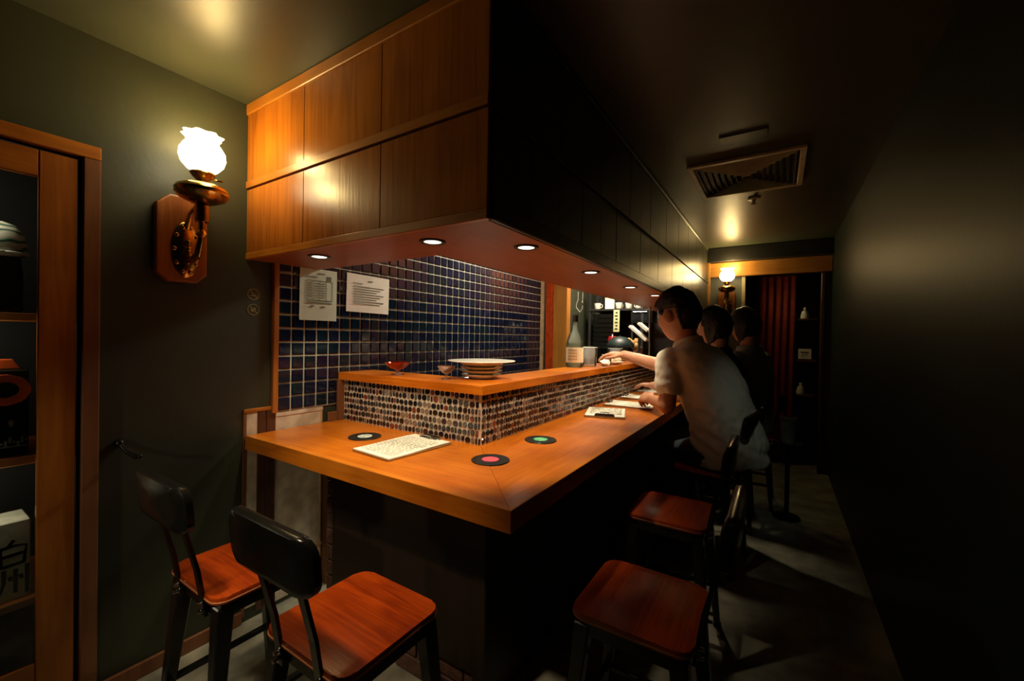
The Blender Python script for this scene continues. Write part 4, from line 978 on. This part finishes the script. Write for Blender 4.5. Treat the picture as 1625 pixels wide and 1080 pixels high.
def person(label, hip, spine, yaw, headpos, hyaw, hpitch, arms, knees, shirt, skin, voxel, headscale=1.05, hands=(), sleeve=.55, bulk=1.0, tilt=0, wr=.009, long_hair=False):
    root = thing('person', label, 'person', (0, 0, 0))
    F = Vector((math.cos(yaw), math.sin(yaw), 0)); L = Vector((-F.y, F.x, 0))
    hip = Vector(hip); sp = [Vector(p) for p in spine]
    wid = [(.165, .125), (.17, .13), (.160, .118), (.168, .116), (.182, .110), (.150, .080), (.070, .060)]
    rings = []
    for i, p in enumerate(sp):
        dn = (sp[min(i+1, len(sp)-1)]-sp[max(i-1, 0)]).normalized(); V = dn.cross(L).normalized()
        rings.append((p, L, V, wid[i][0]*bulk, wid[i][1]*bulk))
    neck = sp[-1]; hp = Vector(headpos)
    H = Matrix.Translation(hp) @ Matrix.Rotation(hyaw, 4, 'Z') @ Matrix.Rotation(hpitch, 4, 'Y') @ Matrix.Rotation(tilt, 4, 'X')
    body = bmesh.new()
    loft(body, rings)
    hb = H @ Vector((-.025, 0, -.06)); capsule(body, neck-Vector((0, 0, .03)), hb, .058, .056)
    merge(body, headbm(False, headscale), H)
    for s_ in (() if long_hair else (-1, 1)):
        e_ = bmesh.new(); sphere(e_, (0, 0, 0), .036, 16, (.78, .36, 1.05)); merge(body, e_, H @ Matrix.Translation((-.004, s_*.088*headscale, -.008)) @ Matrix.Rotation(s_*.45, 4, 'Z'))
    for (a, b, c) in arms: chain(body, [a, b, c], [.052*bulk, .042, .028])
    for h in hands: hand(body, *h)
    legs = []
    for s_, kn in zip((1, -1), knees):
        kn = Vector(kn); h0 = hip+L*.085*s_; ank = Vector((kn.x-F.x*.06, kn.y-F.y*.06, .085)); toe = ank+F*.13+Vector((0, 0, -.045))
        legs.append((h0, kn, ank, toe)); chain(body, [h0, kn, ank], [.085, .056, .038]); chain(body, [ank+Vector((0, 0, -.03)), toe], [.038, .028])
    bm = fuse('body', body, voxel, 3)
    ob('body', bm, skin, root, smooth='all')
    bm = headbm(True, headscale, back=-.95 if long_hair else -.60, long=long_hair); xf(bm, H); ob('hair', bm, HAIR, root, 'short black hair', smooth='all')
    for s_ in (-1, 1):
        bm = bmesh.new(); sphere(bm, (.079*headscale, s_*.030*headscale, .010*headscale), .0115, 12); xf(bm, H); ob('eye', bm, PORC, root, smooth='all')
    # shirt
    bm = bmesh.new(); loft(bm, rings[:-1], .016); loft(bm, [rings[-2], (neck+Vector((0, 0, .0)), L, rings[-1][2], .066, .062)], .012)
    cuts = []
    for (a, b, c) in arms:
        a, b = Vector(a), Vector(b); chain(bm, [a, a+(b-a)*sleeve], [.056*bulk, .058*bulk], .012)
    wrk = lambda p: wr*(mnoise.noise(Vector((p.x*9, p.y*9, p.z*26+p.x*14)))+.4*mnoise.noise(p*34)) * (1.3 if p.z < .80 else .75)
    bm = fuse('shirt', bm, .0075, 5, disp=wrk); so = ob('shirt', bm, shirt, root, smooth='all')
    # collar ring
    bm = bmesh.new(); c0 = neck+Vector((0, 0, .005)); nn = 24
    rr = []
    for g, z in ((.078, -.012), (.072, .022), (.080, .024), (.092, -.014)):
        rr.append([bm.verts.new(c0+L*(g*math.cos(2*PI*k/nn))+rings[-1][2]*(g*.93*math.sin(2*PI*k/nn))+Vector((0, 0, z))) for k in range(nn)])
    for A_, B_ in zip(rr, rr[1:]+rr[:1]):
        for k in range(nn): bm.faces.new((A_[k], A_[(k+1) % nn], B_[(k+1) % nn], B_[k]))
    ob('collar', bm, shirt, so, smooth='all')
    bm = bmesh.new(); loft(bm, [(hip-Vector((0, 0, .07)), L, F, .15*bulk, .115), (hip+Vector((0, 0, .06)), L, F, .158*bulk, .122*bulk)], .006)
    for (h0, kn, ank, toe) in legs: chain(bm, [h0, kn, ank+Vector((0, 0, .03))], [.090, .064, .054], .004)
    bm = fuse('trousers', bm, .010, 4, disp=lambda p: .004*mnoise.noise(p*16)); ob('trousers', bm, DENIM, root, smooth='all')
    for (h0, kn, ank, toe) in legs:
        bm = bmesh.new(); chain(bm, [ank+Vector((0, 0, -.03))-F*.02, toe], [.043, .036], .004)
        for v in bm.verts: v.co.z = max(v.co.z, .002)
        bm = fuse('shoe', bm, .009, 2); ob('shoe', bm, BLACKM, root, smooth='all')
    return root
# man in the white polo shirt
yaw = math.atan2(.53, -.85); Lm = Vector((-.53, -.85, 0))
nk = Vector((-.415, 2.42, 1.10))
shL = nk+Lm*.138+Vector((.005, 0, -.075)); shR = nk-Lm*.150+Vector((-.02, 0, -.075))
elL = Vector((-.475, 2.235, .790)); hdL = Vector((-.580, 2.345, .802))
elR = Vector((-.615, 2.55, .985)); hdR = Vector((-.790, 2.50, 1.035))
person('man in a white polo shirt leaning on the counter and reaching for food', (-.225, 2.40, .560),
       [(-.190, 2.40, .50), (-.200, 2.40, .58), (-.235, 2.41, .72), (-.285, 2.42, .86), (-.345, 2.42, .98), (-.395, 2.42, 1.06), tuple(nk)],
       yaw, (-.468, 2.42, 1.262), math.radians(156), .18,
       [(shL, elL, hdL), (shR, elR, hdR)], [(-.56, 2.50, .47), (-.46, 2.70, .47)], SHIRT, SKIN, .0055, 1.12,
       [(hdL, (-.75, .6, .10), (-.3, -.4, .8), (.3, .7, .5), .75, 1.0), (hdR, (-.95, -.1, .05), (.0, .1, 1), (.1, -.9, -.1), .32, 1.0)], bulk=1.02)
def guest(label, x, y, hx, hy, hz, shirt, skin, yw, long_hair=False):
    F = Vector((math.cos(yw), math.sin(yw), 0)); L = Vector((-F.y, F.x, 0)); nk = Vector((hx, hy, hz-.165))-F*.03
    h0 = Vector((x, y, .565)); spn = [h0+Vector((.0, 0, -.06))] + [h0.lerp(nk, f)+(-F)*.02*math.sin(PI*f) for f in (.03, .28, .55, .78, .92)] + [nk]
    a = nk+L*.155+Vector((0, 0, -.07)); b = nk-L*.155+Vector((0, 0, -.07))
    person(label, tuple(h0), spn, yw, (hx, hy, hz), yw, .12, [(a, a+F*.16+Vector((0, 0, -.20)), a+F*.36+Vector((0, 0, -.16))), (b, b+F*.16+Vector((0, 0, -.20)), b+F*.36+Vector((0, 0, -.16)))],
           [tuple(h0+F*.36+L*.10-Vector((0, 0, .10))), tuple(h0+F*.36-L*.10-Vector((0, 0, .10)))], shirt, skin, .008, .98,
           [(a+F*.36+Vector((0, 0, -.16)), F, Z_, -L, .3, .95), (b+F*.36+Vector((0, 0, -.16)), F, Z_, L, .3, .95)], bulk=.9, long_hair=long_hair)
guest('person in black clothes seated behind the man in white polo shirt', -.245, 2.96, -.350, 2.95, 1.215, SHIRTD, SKIND, PI-.3, True)
guest('person with dark hair and grey shirt seated farthest along the bar', -.170, 3.42, -.205, 3.42, 1.235, SHIRTG, SKIND, PI-.5, True)
